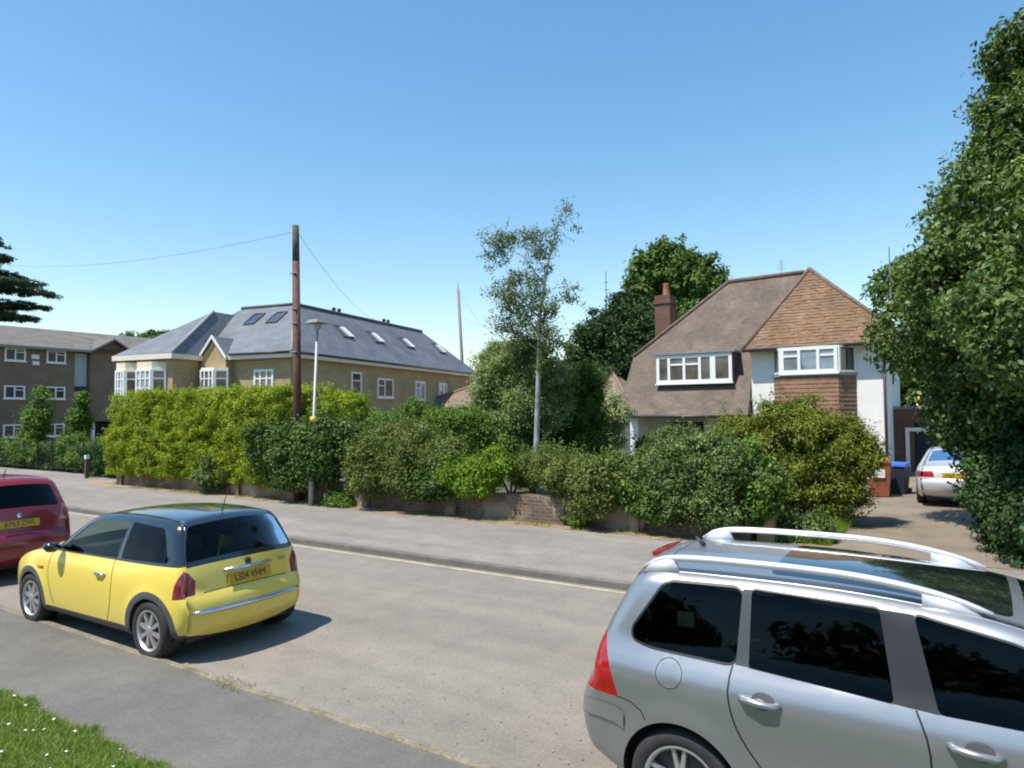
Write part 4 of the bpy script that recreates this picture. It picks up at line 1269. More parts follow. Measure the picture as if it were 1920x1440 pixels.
band(sl(-4.9, -o, 0), sl(-3.3, -o, 0), 5.12, 5.36, 0.05, -SV)
band(sl(-3.3, -o, 0), sl(o + 0.05, -o, 0), 5.12, 5.36, 0.05, -SV)
band(sl(o, -o, 0), sl(o, 20.1, 0), 5.12, 5.36, 0.05, SU)
band(sl(-8.75, -2.2, 0), sl(-4.9, -2.2, 0), 5.12, 5.36, 0.05, -SV)
band(sl(-4.95, -2.2, 0), sl(-4.95, -0.4, 0), 5.12, 5.36, 0.05, SU)
m.build('fascia', FASCIA, S)
m = MB()
m.poly(sl(-8.7, -o, 5.115), sl(-8.7, 20.1, 5.115), sl(o, 20.1, 5.115), sl(o, -o, 5.115))
m.poly(sl(-8.7, -2.2, 5.112), sl(-8.7, -o, 5.112), sl(-4.95, -o, 5.112), sl(-4.95, -2.2, 5.112))
m.build('soffit', FASCIA, S)
m = MB()
m.tube([sl(o + 0.1, -o, 5.36), sl(o + 0.1, 20.1, 5.30)], 0.06, 6)
m.tube([sl(-3.3, -o - 0.1, 5.36), sl(o + 0.1, -o - 0.1, 5.36)], 0.06, 6)
m.build('gutter', GUTTER, S, smooth=True)
m = MB()
for a, b in ((g0, gp), (g1, gp)):
    dv = (b - a)
    m.obox(a - SV * 0.02 - Vector((0, 0, 0.10)), dv, -SV * 0.06, Vector((0, 0, 0.15)))
m.build('bargeboard', UPVC, S)
for (v0, v1, z0, z1, cols, mt) in [(4.72, 5.64, 3.5, 4.72, [1], PANE_DARK), (7.2, 8.85, 3.4, 4.5, [1, 1.2], PANE_DARK), (11.4, 12.65, 3.34, 4.5, [1, 1], PANE_BLUE), (14.5, 15.6, 3.4, 4.5, [1, 1], PANE_BLUE)]:
    window(S, sl(0, v0, z0), SV, SU, v1 - v0, z1 - z0, cols, [[0.62]] + [[] for _ in cols[1:]], pane=mt, fr=0.10)
window(S, sl(-2.1, 0, 3.2), SU, -SV, 1.15, 1.42, [1, 1, 1], [[0.7], [0.7], [0.7]], pane=PANE_MID, fr=0.10)
# square bays on the front, cream panels with many-paned windows
for (u0, u1, v0, side) in [(-4.72, -3.3, -0.42, True), (-7.15, -5.6, -1.9, True), (-8.5, -7.3, -1.9, False)]:
    bm_ = MB()
    pts = [sl(u0, v0 - 0.003, 2.4), sl(u0 + 0.15, v0 - 0.42, 2.4), sl(u1 - 0.45, v0 - 0.42, 2.4), sl(u1, v0 - 0.003, 2.4)]
    bm_.prism(pts, (0, 0, 2.35 if v0 > -1 else 2.6))
    b_ = bm_.build('bay', CREAM, S)
    hw = (u1 - 0.45) - (u0 + 0.15)
    window(b_, pts[1] + Vector((0, 0, 0.9)), SU, -SV, hw, 1.35, [1, 1, 1], [[0.68, 0.35]] * 3, pane=PANE_PALE if v0 < -1 else PANE_MID, fr=0.085, sill=True)
    dv = pts[3] - pts[2]
    window(b_, pts[2] + Vector((0, 0, 0.9)), dv, Vector((dv.y, -dv.x, 0)), dv.length, 1.35, [1], [[0.68]], pane=PANE_MID, fr=0.085, sill=False)
# roof lights: each a box frame lying on the slope
sn_side = (SU * (zt - ze) + Vector((0, 0, 1)) * (2.6 + o)).normalized()
up_side = (T[1] - sl(o, 3.5, ze)).normalized()
sn_front = (-SV * (zt - ze) + Vector((0, 0, 1)) * (3.5 + o)).normalized()
up_front = (sl(-3, 3.5, zt) - sl(-3, -o, ze)).normalized()


def roof_light(c, tv, upv, nv, w, h, tilt=0.0):
    m = MB()
    a = c - tv * w / 2
    k = 0.055
    for o_, x_, y_ in ((a, tv * w, upv * k), (a + upv * (h - k), tv * w, upv * k), (a + upv * k, tv * k, upv * (h - 2 * k)), (a + upv * k + tv * (w - k), tv * k, upv * (h - 2 * k))):
        m.obox(o_, x_, y_, nv * 0.09)
    f = m.build('roof_light', simple('roof_light_frame', (0.10, 0.10, 0.105), 0.4), rf)
    b_ = a + nv * 0.05
    x1 = 0.62 if tilt else 1.0
    MB().poly(b_ + tv * k + upv * k, b_ + tv * (w * x1 - k) + upv * k, b_ + tv * (w * x1 - k) + upv * (h - k), b_ + tv * k + upv * (h - k)).build('pane', PANE_ROOF, f)
    if tilt:
        m = MB()
        m.obox(b_ + tv * (w * 0.60) + upv * 0.02, tv * w * 0.44, upv * h * 0.80 - tv * w * 0.20, nv * 0.09)
        m.build('sash', UPVC, f)
    return f


for v_, tl in ((5.9, 0.5), (9.0, 0.5), (12.6, 0.5), (17.0, 0.5)):
    u_ = -1.0
    z_ = ze + (zt - ze) * ((o - u_) / (o + 2.6))
    roof_light(sl(u_, v_, z_ - 0.01), SV, up_side, sn_side, 0.95, 0.95, 0.42)
for u_ in (-4.35, -2.9):
    z_ = ze + (zt - ze) * ((2.0 + o) / (3.5 + o))
    roof_light(sl(u_, 2.0, z_ - 0.01), SU, up_front, sn_front, 0.7, 1.1)
m = MB()
for v_ in (7.2, 7.7, 12.5, 13.0):
    m.lathe([(0.10, 0.0), (0.10, 0.3), (0.16, 0.32), (0.0, 0.42)], 8, o=tuple(sl(-2.9, v_, zt)))
m.build('vent', DARK_METAL, rf)
m = MB()
m.tube([sl(-7.5, 14, 6.9), sl(-7.5, 14, 8.9)], 0.02, 5)
m.tube([sl(-8.3, 14, 8.8), sl(-6.6, 14, 8.75)], 0.015, 5)
for i in range(7):
    p = sl(-8.2 + i * 0.25, 14, 8.78)
    m.tube([p - SV * 0.25, p + SV * 0.25], 0.01, 4)
m.build('aerial', GALV, S)

# ------------------------------------------------------------------ three-storey brick flats (far left)
FB = thing('brick_flats', (-55, 22, 0.0), 'brown brick three-storey flats with white windows and grey tiled roof', 'flats')
m = MB()
m.box(-62, -52, -6, 24.0, 0, 7.25)
m.box(-62, -52.6, 24.0, 25.0, 0, 7.2)
m.prism([(-51.9, 25.0, 2.15), (-51.9, 27.9, 2.15), (-51.9, 27.9, 7.2), (-51.9, 26.45, 8.0), (-51.9, 25.0, 7.2)], (-10, 0, 0))
m.box(-61.9, -56, 25.0, 34, 0, 7.2)
m.build('wall', FLAT_BRICK, FB)
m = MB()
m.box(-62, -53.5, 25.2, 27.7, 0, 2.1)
m.build('undercroft', simple('undercroft_shade', (0.03, 0.03, 0.035), 0.9), FB)  # dark block carries the shade of the open passage in its colour
m = MB().box(-52.15, -51.95, 25.2, 25.4, 0, 2.148)
m.build('column', WHITE_PAINT, FB)
m = MB()
m.poly((-51.4, -6.4, 7.15), (-51.4, 34, 7.15), (-57, 34, 9.0), (-57, -6.4, 9.0))
m.poly((-57, -6.4, 9.0), (-57, 34, 9.0), (-62.6, 34, 7.15), (-62.6, -6.4, 7.15))
m.poly((-51.5, 24.8, 7.12), (-51.5, 26.45, 8.12), (-60, 26.45, 8.12), (-60, 24.8, 7.12))
m.poly((-51.5, 26.45, 8.12), (-51.5, 28.1, 7.12), (-60, 28.1, 7.12), (-60, 26.45, 8.12))
m.build('roof', FLAT_ROOF_TILE, FB)
m = MB()
m.box(-51.5, -51.38, -6.4, 24.75, 6.98, 7.145)
m.obox((-51.52, 26.45, 7.98), (0.06, 0, 0), (0, 1.65, -1.0), (0, 0, 0.13))
m.obox((-51.52, 24.8, 6.98), (0.06, 0, 0), (0, 1.65, 1.0), (0, 0, 0.13))
m.build('fascia', simple('grey_fascia', (0.22, 0.21, 0.21), 0.7), FB)
for z0 in (6.15, 3.68, 1.15):
    for y0 in (-2.0, 1.0, 4.5, 7.5, 10.8, 13.4, 16.5, 19.75, 22.2):
        window(FB, (-51.998, y0, z0), (0, 1, 0), (1, 0, 0), 1.2, 0.85, [1, 1], [[], [0.68]], pane=PANE_DARK, fr=0.09)
m = MB()
m.box(-52.58, -52.3, 24.02, 24.95, 3.9, 6.95)
m.build('stair_panel', simple('pale_stair_panel', (0.42, 0.47, 0.52), 0.5, var=0.06), FB)
m = MB().box(-52.28, -52.25, 24.05, 24.9, 4.25, 4.6)
m.build('stair_window', PANE_DARK, FB)
m = MB().box(-51.99, -51.93, 21.3, 21.75, 6.35, 6.65)
m.build('balanced_flue', WHITE_PAINT, FB)
m = MB().box(-51.99, -51.90, 21.35, 21.75, 5.95, 6.2)
m.build('vent_box', WHITE_PAINT, FB)

# ------------------------------------------------------------------ bungalow behind the hedgerow
B = thing('bungalow', (-22, 36, 0.0), 'low bungalow with faded brown tiled roof behind the birch', 'bungalow')
MB().box(-29, -16, 34.5, 42, 0, 2.8).build('wall', CREAM, B)
m = MB()
e = [(-30.0, 34, 2.85), (-14.6, 34, 2.85), (-14.6, 43, 2.85), (-30.0, 43, 2.85)]
tp = [(-25.6, 38.5, 4.95), (-17.8, 38.5, 5.1)]
m.poly(e[0], e[1], tp[1], tp[0])
m.poly(e[1], e[2], tp[1])
m.poly(e[2], e[3], tp[0], tp[1])
m.poly(e[3], e[0], tp[0])
m.build('roof', tile_mat('faded_tile', (0.20, 0.145, 0.105), (0.245, 0.18, 0.13), (0.12, 0.09, 0.065), th=0.25, tw=0.3), B)
m = MB().tube([Vector(e[0]) + Vector((0, 0, 0.04)), Vector(tp[0]) + Vector((0, 0, 0.04)), Vector(tp[1]) + Vector((0, 0, 0.04)), Vector(e[1]) + Vector((0, 0, 0.04))], 0.09, 6)
m.build('ridge_tiles', simple('bungalow_ridge', (0.24, 0.17, 0.125), 0.85), B, smooth=True)
C = thing('white_outbuilding', (-30.2, 50, 0.0), 'sliver of a white-roofed building right of the slate roof', 'building')
MB().box(-37, -26, 50, 56, 0, 6.0).build('wall', RENDER_WHITE, C)
m = MB()
m.poly((-37.3, 49.7, 5.9), (-25.7, 49.7, 5.9), (-28.5, 53, 7.2), (-34.5, 53, 7.2))
m.poly((-25.7, 49.7, 5.9), (-25.7, 56.3, 5.9), (-28.5, 53, 7.2))
m.build('roof', simple('white_sheet_roof', (0.62, 0.66, 0.70), 0.4), C)

# ------------------------------------------------------------------ poles, lamp, wires, aerials
t = thing('telegraph_pole', (-15.2, 12.86, 0.0), 'tall dark red-brown wooden telegraph pole rising from the golden hedge', 'telegraph pole')
m = MB().tube([(-15.35, 12.86, 0.09), (-15.49, 12.86, 6.75)], [0.125, 0.10], 14)
m.build('shaft', POLE_WOOD, t, smooth=True)
m = MB().tube([(-15.49, 12.86, 6.75), (-15.51, 12.86, 7.77)], [0.098, 0.09], 14)
m.build('pole_top', POLE_TOP, t, smooth=True)
m = MB()
for z in (5.4, 5.0, 6.4, 4.2):
    m.box(-15.60, -15.32, 12.74, 12.78, z, z + 0.03)
m.build('step_bolt', GALV, t)
t = thing('street_lamp', (-14.42, 12.5, 0.09), 'slim pale grey street lamp with flat square head and yellow band', 'street lamp')
m = MB().tube([(-14.42, 12.5, 0.09), (-14.40, 12.5, 1.2), (-14.38, 12.5, 1.22), (-14.2, 12.5, 4.75)], [0.07, 0.07, 0.043, 0.033], 12)
m.build('column', LAMP_PAINT, t, smooth=True)
m = MB().tube([(-14.343, 12.5, 2.27), (-14.335, 12.5, 2.42)], [0.085, 0.085], 14)
m.build('band', YELLOW_BAND, t, smooth=True)
m = MB()
m.lathe([(0.0, 4.72), (0.07, 4.72), (0.09, 4.82), (0.10, 4.86)], 14, o=(-14.19, 12.5, 0))
m.build('lamp_bowl', simple('lamp_diffuser', (0.35, 0.35, 0.30), 0.3), t, smooth=True)
m = MB().add([(-14.44, 12.25, 4.87), (-13.94, 12.25, 4.87), (-13.94, 12.75, 4.87), (-14.44, 12.75, 4.87), (-14.36, 12.33, 4.97), (-14.02, 12.33, 4.97), (-14.02, 12.67, 4.97), (-14.36, 12.67, 4.97)],
            [(3, 2, 1, 0), (4, 5, 6, 7), (0, 1, 5, 4), (1, 2, 6, 5), (2, 3, 7, 6), (3, 0, 4, 7)])
m.build('lamp_head', LAMP_HEAD, t, bevel=0.015)
t = thing('marker_stone', (-13.95, 12.62, 0.09), 'small pale marker stone beside the street lamp foot', 'marker')
MB().box(-14.03, -13.87, 12.58, 12.66, 0.09, 0.42).build('stone', simple('marker_concrete', (0.45, 0.43, 0.45), 0.8), t, bevel=0.02)
t = thing('distant_pole', (-34.2, 46, 0.0), 'thin distant wooden pole standing beyond the slate house', 'telegraph pole')
m = MB().tube([(-34.3, 46, 0), (-35.1, 46, 12.9)], [0.16, 0.12], 8)
m.tube([(-35.1, 46, 12.9), (-35.12, 46, 13.7)], [0.03, 0.02], 5)
m.build('shaft', simple('grey_wood', (0.22, 0.20, 0.19), 0.8), t, smooth=True)
t = thing('tall_aerial', (-2.5, 35, 0.0), 'pale metal pole between the tiled roof and the big tree', 'pole')
MB().tube([(-2.52, 35, 0), (-2.52, 35, 9.75)], [0.04, 0.03], 7).build('shaft', GALV, t)
t = thing('radio_mast', (-23.6, 50.5, 0.0), 'thin mast above the dark yew trees', 'mast')
m = MB().tube([(-23.6, 50.5, 0), (-23.65, 50.5, 13.8)], [0.06, 0.03], 6)
m.tube([(-23.85, 50.5, 12.9), (-23.45, 50.5, 12.9)], 0.03, 5)
m.tube([(-23.8, 50.5, 12.3), (-23.4, 50.5, 12.3)], 0.03, 5)
m.build('shaft', simple('dark_mast', (0.12, 0.13, 0.15), 0.6), t)


def wire(a, b, sag, label, r=0.007):
    a, b = Vector(a), Vector(b)
    pts = []
    for i in range(17):
        k = i / 16
        p = a.lerp(b, k)
        p.z -= sag * 4 * k * (1 - k)
        pts.append(p)
    o = MB().tube(pts, r, 5).build('overhead_cable', CABLE)
    return tag(o, label, 'cable')


wire((-15.5, 12.86, 7.6), (-48, 16, 11.6), 0.7, 'thin overhead cable running left from the wooden pole')
wire((-15.5, 12.86, 7.65), (-30.5, 32.5, 8.3), 0.7, 'thin overhead cable sagging from the wooden pole to the slate roof', 0.006)
wire((-35.1, 46, 12.9), (-27.5, 40, 8.0), 0.4, 'steep thin cable dropping from the distant pole', 0.014)
wire((-34.9, 46, 10.6), (-26.5, 42, 8.6), 0.5, 'lower thin cable leaving the distant pole', 0.012)


# ------------------------------------------------------------------ cars
def catmull(pts, step):
    """dense polyline through control points (rows of floats)"""
    P = np.array(pts, float)
    out = []
    n = len(P)
    for i in range(n - 1):
        p0, p1, p2, p3 = P[max(i - 1, 0)], P[i], P[i + 1], P[min(i + 2, n - 1)]
        L = np.linalg.norm(p2[:2] - p1[:2])
        k = max(1, int(L / step))
        l01 = max(np.linalg.norm(p1[:2] - p0[:2]), 1e-6)
        l23 = max(np.linalg.norm(p3[:2] - p2[:2]), 1e-6)
        m1 = (p2 - p0) / (l01 + L) * L if i > 0 else (p2 - p1)
        m2 = (p3 - p1) / (L + l23) * L if i < n - 2 else (p2 - p1)
        for q in range(k):
            t = q / k
            out.append((2 * t ** 3 - 3 * t ** 2 + 1) * p1 + (t ** 3 - 2 * t ** 2 + t) * m1 + (-2 * t ** 3 + 3 * t ** 2) * p2 + (t ** 3 - t ** 2) * m2)
    out.append(P[-1])
    return np.array(out)


def pip(px, py, poly):
    """points in polygon (vectorised)"""
    inside = np.zeros(len(px), bool)
    n = len(poly)
    j = n - 1
    for i in range(n):
        xi, yi = poly[i]
        xj, yj = poly[j]
        c = ((yi > py) != (yj > py)) & (px < (xj - xi) * (py - yi) / ((yj - yi) + 1e-12) + xi)
        inside ^= c
        j = i
    return inside


def seg_dist(P, loop, index=False):
    A = np.array(loop, float)
    Bq = np.roll(A, -1, 0)
    best = np.full(len(P), 1e9)
    which, frac = np.zeros(len(P), int), np.zeros(len(P))
    for i_, (a, b) in enumerate(zip(A, Bq)):
        d = b - a
        L = (d * d).sum()
        if L < 1e-14:
            continue
        t = np.clip(((P - a) @ d) / L, 0, 1)
        e = ((P - a - t[:, None] * d) ** 2).sum(1)
        near = e < best
        best = np.where(near, e, best)
        if index:
            which[near] = i_
            frac[near] = t[near]
    if index:
        return np.sqrt(best), which, frac
    return np.sqrt(best)


def dens(poly, step, closed=True):
    out = []
    n = len(poly)
    for i in range(n if closed else n - 1):
        a, b = np.array(poly[i], float), np.array(poly[(i + 1) % n], float)
        k = max(1, int(np.linalg.norm(b - a) / step))
        for q in range(k):
            out.append(tuple(a + (b - a) * q / k))
    return out


def rounded(poly, r, n=4):
    """round the corners of a polygon"""
    P = [np.array(p, float) for p in poly]
    out = []
    k = len(P)
    for i in range(k):
        a, b, c = P[i - 1], P[i], P[(i + 1) % k]
        la, lc = np.linalg.norm(a - b), np.linalg.norm(c - b)
        q = min(r, la * 0.45, lc * 0.45)
        s, e = b + (a - b) / la * q, b + (c - b) / lc * q
        for j in range(n + 1):
            t = j / n
            out.append(tuple((1 - t) ** 2 * s + 2 * t * (1 - t) * b + t * t * e))
    return out


def grow(poly, d):
    P = np.array(poly, float)
    n = len(P)
    ar = 0.5 * np.sum(P[:, 0] * np.roll(P[:, 1], -1) - np.roll(P[:, 0], -1) * P[:, 1])
    s = 1 if ar > 0 else -1
    out = []
    for i in range(n):
        e1 = P[i] - P[i - 1]
        e2 = P[(i + 1) % n] - P[i]
        e1 = e1 / (np.linalg.norm(e1) + 1e-9)
        e2 = e2 / (np.linalg.norm(e2) + 1e-9)
        nn = np.array([e1[1] + e2[1], -(e1[0] + e2[0])]) * s
        nn /= (np.linalg.norm(nn) + 1e-9)
        out.append(tuple(P[i] + nn * d))
    return out


def ribbon(path, w):
    """closed polygon of width w round an open path"""
    P = np.array(path, float)
    T = np.gradient(P, axis=0)
    T /= np.linalg.norm(T, axis=1)[:, None]
    N = np.stack([-T[:, 1], T[:, 0]], 1) * w / 2
    return [tuple(p) for p in P + N] + [tuple(p) for p in (P - N)[::-1]]


def patch(outline, regions, step, fmap, flip, rings=()):
    """constrained triangulation of the outline with exact region borders; returns {key: (verts, faces)}"""
    pts, edges = [], []

    def loop(poly):
        b = len(pts)
        pts.extend(poly)
        n = len(poly)
        edges.extend([(b + i, b + (i + 1) % n) for i in range(n)])

    loop(outline)
    segs = [np.array(outline)]
    for key, poly in regions:
        dp = dens(poly, step)
        loop(dp)
        segs.append(np.array(dp))
    O = np.array(outline)
    gx = np.arange(O[:, 0].min(), O[:, 0].max(), step)
    gy = np.arange(O[:, 1].min(), O[:, 1].max(), step)
    G = np.array([(x + (step / 2 if j % 2 else 0), y) for j, y in enumerate(gy) for x in gx])
    isr = np.zeros(len(G), bool)
    if len(rings):
        G = np.concatenate([G] + [np.array(r) for r in rings])
        isr = np.concatenate([isr, np.ones(len(G) - len(isr), bool)])
    kk = pip(G[:, 0], G[:, 1], outline)
    G, isr = G[kk], isr[kk]
    dmin = np.full(len(G), 1e9)
    for s in segs:
        dmin = np.minimum(dmin, seg_dist(G, s))
    keep = dmin > (step * 0.4)
    if len(rings):
        do = seg_dist(G, O)
        dr = np.full(len(G), 1e9)
        for q in segs[1:]:
            dr = np.minimum(dr, seg_dist(G, q))
        keep = (~isr & (do > 0.075) & (dr > step * 0.4)) | (isr & (do > 0.004) & (dr > 0.010))
    G = G[keep]
    allp = [Vector(p) for p in pts] + [Vector(p) for p in G]
    res = delaunay_2d_cdt(allp, edges, [], 0, 1e-5)
    V = np.array([v[:] for v in res[0]])
    Fa = np.array(res[2])
    C = V[Fa].mean(1)
    inside = pip(C[:, 0], C[:, 1], outline)
    lab = np.zeros(len(Fa), int)
    keys = ['body'] + [k for k, _ in regions]
    for i, (k, poly) in enumerate(regions):
        lab[pip(C[:, 0], C[:, 1], poly)] = i + 1
    W3 = fmap(V)
    out = {}
    for i, k in enumerate(keys):
        sel = Fa[inside & (lab == i)]
        if k is None or len(sel) == 0:
            continue
        used = np.unique(sel)
        mp = -np.ones(len(V), int)
        mp[used] = np.arange(len(used))
        f = mp[sel]
        if flip:
            f = f[:, ::-1]
        mb = out.setdefault(k, MB())
        mb.add([tuple(p) for p in W3[used]], [tuple(q) for q in f])
    return out


def wheel(car, x, y, r, width, rim_r, spokes, side, double=False):
    """wheel group: wheel (hub disc) > tyre, rim"""
    s = side
    hub = MB()
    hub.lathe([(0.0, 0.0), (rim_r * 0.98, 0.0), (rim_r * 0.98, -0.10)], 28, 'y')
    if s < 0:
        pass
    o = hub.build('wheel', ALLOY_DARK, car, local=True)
    o.location = (x, y - s * 0.055, r)
    if s < 0:
        o.rotation_euler = (0, 0, math.pi)
    w = width
    t = MB()
    t.lathe([(rim_r, 0.055), (rim_r + 0.012, 0.062), (r * 0.85, 0.070), (r * 0.96, 0.055), (r, 0.02), (r, 0.04 - w), (r * 0.95, 0.055 - w - 0.01), (rim_r, 0.05 - w)], 40, 'y')
    t.build('tyre', TYRE, o, local=True, smooth=True)
    q = MB()
    q.lathe([(rim_r * 0.99, 0.02), (rim_r * 1.01, 0.060), (rim_r * 0.96, 0.062), (rim_r * 0.90, 0.045), (rim_r * 0.88, 0.0)], 40, 'y')
    q.lathe([(0.0, 0.062), (rim_r * 0.18, 0.060), (rim_r * 0.26, 0.05), (rim_r * 0.27, 0.0)], 20, 'y')
    for k in range(spokes):
        a0 = 2 * math.pi * k / spokes + 0.25
        for da in ((-0.17, 0.17) if double else (0.0,)):
            a = a0 + da
            d = Vector((math.cos(a0 + da * 0.5), 0, math.sin(a0 + da * 0.5)))
            e = Vector((math.cos(a), 0, math.sin(a)))
            wv = Vector((-e.z, 0, e.x))
            wi, wo_ = (0.13, 0.10) if double else (0.17, 0.20)
            p0, p1 = d * rim_r * 0.2, e * rim_r * 0.92
            yv = Vector((0, 1, 0))
            a_, b_ = p0 - wv * rim_r * wi / 2 + yv * 0.053, p0 + wv * rim_r * wi / 2 + yv * 0.053
            c_, d_ = p1 + wv * rim_r * wo_ / 2 + yv * 0.046, p1 - wv * rim_r * wo_ / 2 + yv * 0.046
            ext = -yv * 0.035
            q.prism([a_, b_, c_, d_], ext)
    q.build('rim', ALLOY, o, local=True)
    return o


def seat(car, x, y, h=0.62, mat=INTERIOR, w=0.5):
    m = MB()
    m.obox((x - 0.08, y - w / 2, 0.5), (-0.14, 0, h * 0.95), (0, w, 0), (0.12, 0, 0.02))
    m.box(x - 0.1, x + 0.42, y - w / 2, y + w / 2, 0.40, 0.53)
    o = m.build('seat', mat, car, local=True, bevel=0.04)
    m = MB().obox((x - 0.24, y - 0.13, 0.5 + h), (0.10, 0, 0), (0, 0.26, 0), (-0.02, 0, 0.19))
    m.build('headrest', mat, o, local=True, bevel=0.035)


class Car:
    def __init__(s, name, label, cat, loc, heading, prof, zbot, wz, px, r, step=0.045, flare=()):
        s.root = thing(name, loc, label, cat, heading)
        P = catmull(prof, 0.045)
        s.P = P[:, :2]
        s.b = P[:, 2]
        seg = np.linalg.norm(np.diff(s.P, axis=0), axis=1)
        s.s = np.concatenate([[0], np.cumsum(seg)])
        T = np.gradient(s.P, axis=0)
        T /= np.linalg.norm(T, axis=1)[:, None]
        s.n = np.stack([-T[:, 1], T[:, 0]], 1)
        s.r = r
        s.wz = np.array(wz)
        s.px = np.array(px)
        s.flare = flare
        bot = dens([tuple(s.P[-1]), (s.P[-1][0] - 0.15, zbot), (s.P[0][0] + 0.15, zbot), tuple(s.P[0])], 0.06, False)[1:]
        s.outline = [tuple(p) for p in s.P] + bot
        # profile runs rear -> over the roof -> front
        s.step = step
        s.cut = np.ones(len(s.outline)) * 0.98
        Wa = s.width(s.P, raw=True)
        sl_ = np.maximum(2.2 * s.b / np.maximum(Wa - 0.7 * r, 0.2), 0.12)
        s.cut[:len(s.P)] = 1 / np.sqrt(1 + sl_ ** 2)
        s.We = Wa - r * (1 - np.sqrt(1 - s.cut[:len(s.P)] ** 2))
        s.objs = {}

    def smooth_tab(s, tab, q):
        v = np.interp(q, tab[:, 0], tab[:, 1])
        for d in (0.03, 0.06):
            v = v + np.interp(q - d, tab[:, 0], tab[:, 1]) + np.interp(q + d, tab[:, 0], tab[:, 1])
        return v / 5

    def width(s, X, raw=False):
        W = s.smooth_tab(s.wz, X[:, 1]) * s.smooth_tab(s.px, X[:, 0])
        for (cx, cz, rad, amt) in s.flare:
            d = np.hypot(X[:, 0] - cx, X[:, 1] - cz)
            W = W + amt * np.clip(1 - np.abs(d - rad) / 0.14, 0, 1) ** 2 * (X[:, 1] < 0.85)
        if raw:
            return W
        d, w, fr = seg_dist(X, s.outline, True)
        c = s.cut[w] * (1 - fr) + s.cut[(w + 1) % len(s.cut)] * fr
        k = np.clip(1 - d / s.r, 0, 1) * c
        return W - s.r * (1 - np.sqrt(1 - k * k))

    def side(s, regions):
        rings = []
        O = np.array(s.outline)
        T = np.roll(O, -1, 0) - np.roll(O, 1, 0)
        T /= np.linalg.norm(T, axis=1)[:, None] + 1e-9
        N = np.stack([T[:, 1], -T[:, 0]], 1)
        for d in (0.006, 0.018, 0.038, 0.062):
            rings.append(O + N * d)
        res = {}
        for sgn in (1, -1):
            fm = lambda V, sg=sgn: np.stack([V[:, 0], sg * s.width(V), V[:, 1]], 1)
            res[sgn] = patch(s.outline, regions, s.step, fm, sgn > 0, rings)
        return res

    def sp(s, x, z, y):
        """profile point nearest (x, z) and lateral y -> strip coordinates"""
        i = int(np.argmin((s.P[:, 0] - x) ** 2 + (s.P[:, 1] - z) ** 2))
        return (s.s[i], y / max(s.We[i], 0.05) * 0.7)

    def strip(s, regions):
        S = s.s
        outline = [(q, 0.7) for q in S] + [(S[-1], t) for t in np.linspace(0.7, -0.7, 16)[1:-1]] + [(q, -0.7) for q in S[::-1]] + [(S[0], t) for t in np.linspace(-0.7, 0.7, 16)[1:-1]]

        def fm(V):
            q = V[:, 0]
            t = V[:, 1] / 0.7
            X = np.interp(q, S, s.P[:, 0])
            Z = np.interp(q, S, s.P[:, 1])
            nx = np.interp(q, S, s.n[:, 0])
            nz = np.interp(q, S, s.n[:, 1])
            b = np.interp(q, S, s.b)
            w = np.interp(q, S, s.We)
            k = b * (1 - np.abs(t) ** 2.2)
            return np.stack([X + nx * k, w * t, Z + nz * k], 1)
        s.fm = fm
        return patch(outline, regions, s.step * 1.15, fm, True)

    def pt(s, x, z, y, lift=0.0):
        """3-D point on the top strip"""
        q = s.sp(x, z, y)
        p = s.fm(np.array([q]))[0]
        i = int(np.argmin(np.abs(s.s - q[0])))
        return Vector((p[0] + s.n[i][0] * lift, p[1], p[2] + s.n[i][1] * lift))

    def wpt(s, x, z, sgn, lift=0.0):
        return Vector((x, sgn * (float(s.width(np.array([[x, z]]))[0]) + lift), z))

    def emit(s, side, strip, mats, merge, split):
        """merge: {object name: [keys]} joined over both sides and strip; split: {key: object name} one object per side/strip"""
        for name, keys in merge.items():
            mb = MB()
            mi = []
            for src in (side[1], side[-1], strip):
                for k in keys:
                    if k in src:
                        mb.add(src[k].v, src[k].f)
                        mi += [keys.index(k)] * len(src[k].f)
            if mb.v:
                o = s.objs[name] = mb.build(name, [mats[k] for k in keys], s.root, smooth=True, local=True, uv=False)
                o.data.polygons.foreach_set('material_index', mi)
                bm = bmesh.new()
                bm.from_mesh(o.data)
                bmesh.ops.remove_doubles(bm, verts=bm.verts, dist=2e-4)
                bmesh.ops.delete(bm, geom=[v for v in bm.verts if not v.link_faces], context='VERTS')
                bm.to_mesh(o.data)
                bm.free()
        for k, name in split.items():
            for src in (side[1], side[-1], strip):
                if k in src:
                    src[k].build(name, mats[k], s.root, smooth=True, local=True, weld=True, uv=False)

    def liners(s, arches, half):
        for (cx, cz, rad) in arches:
            for sg in (1, -1):
                m = MB()
                n = 26
                V = []
                for i in range(n + 1):
                    a = math.pi * (-0.1 + 1.2 * i / n)
                    x, z = cx + rad * math.cos(a), cz + rad * math.sin(a)
                    yo = float(s.width(np.array([[x, max(z, 0.2)]]))[0]) - 0.004
                    V += [(x, sg * yo, z), (x, sg * (half - 0.32), z)]
                Fc = [(2 * i, 2 * i + 1, 2 * i + 3, 2 * i + 2) for i in range(n)]
                m.add(V, Fc)
                m.add([(cx - rad * 1.0, sg * (half - 0.32), 0.14), (cx + rad, sg * (half - 0.32), 0.14), (cx + rad, sg * (half - 0.32), cz + rad), (cx - rad, sg * (half - 0.32), cz + rad)], [(0, 1, 2, 3)])
                m.build('wheel_arch_liner', BLACK_PLASTIC, s.root, local=True, uv=False)


def circle(cx, cz, r, n=44, a0=0.0, a1=2 * math.pi):
    return [(cx + r * math.cos(a0 + (a1 - a0) * i / n), cz + r * math.sin(a0 + (a1 - a0) * i / n)) for i in range(n + (0 if abs(a1 - a0) > 6.28 else 1))]


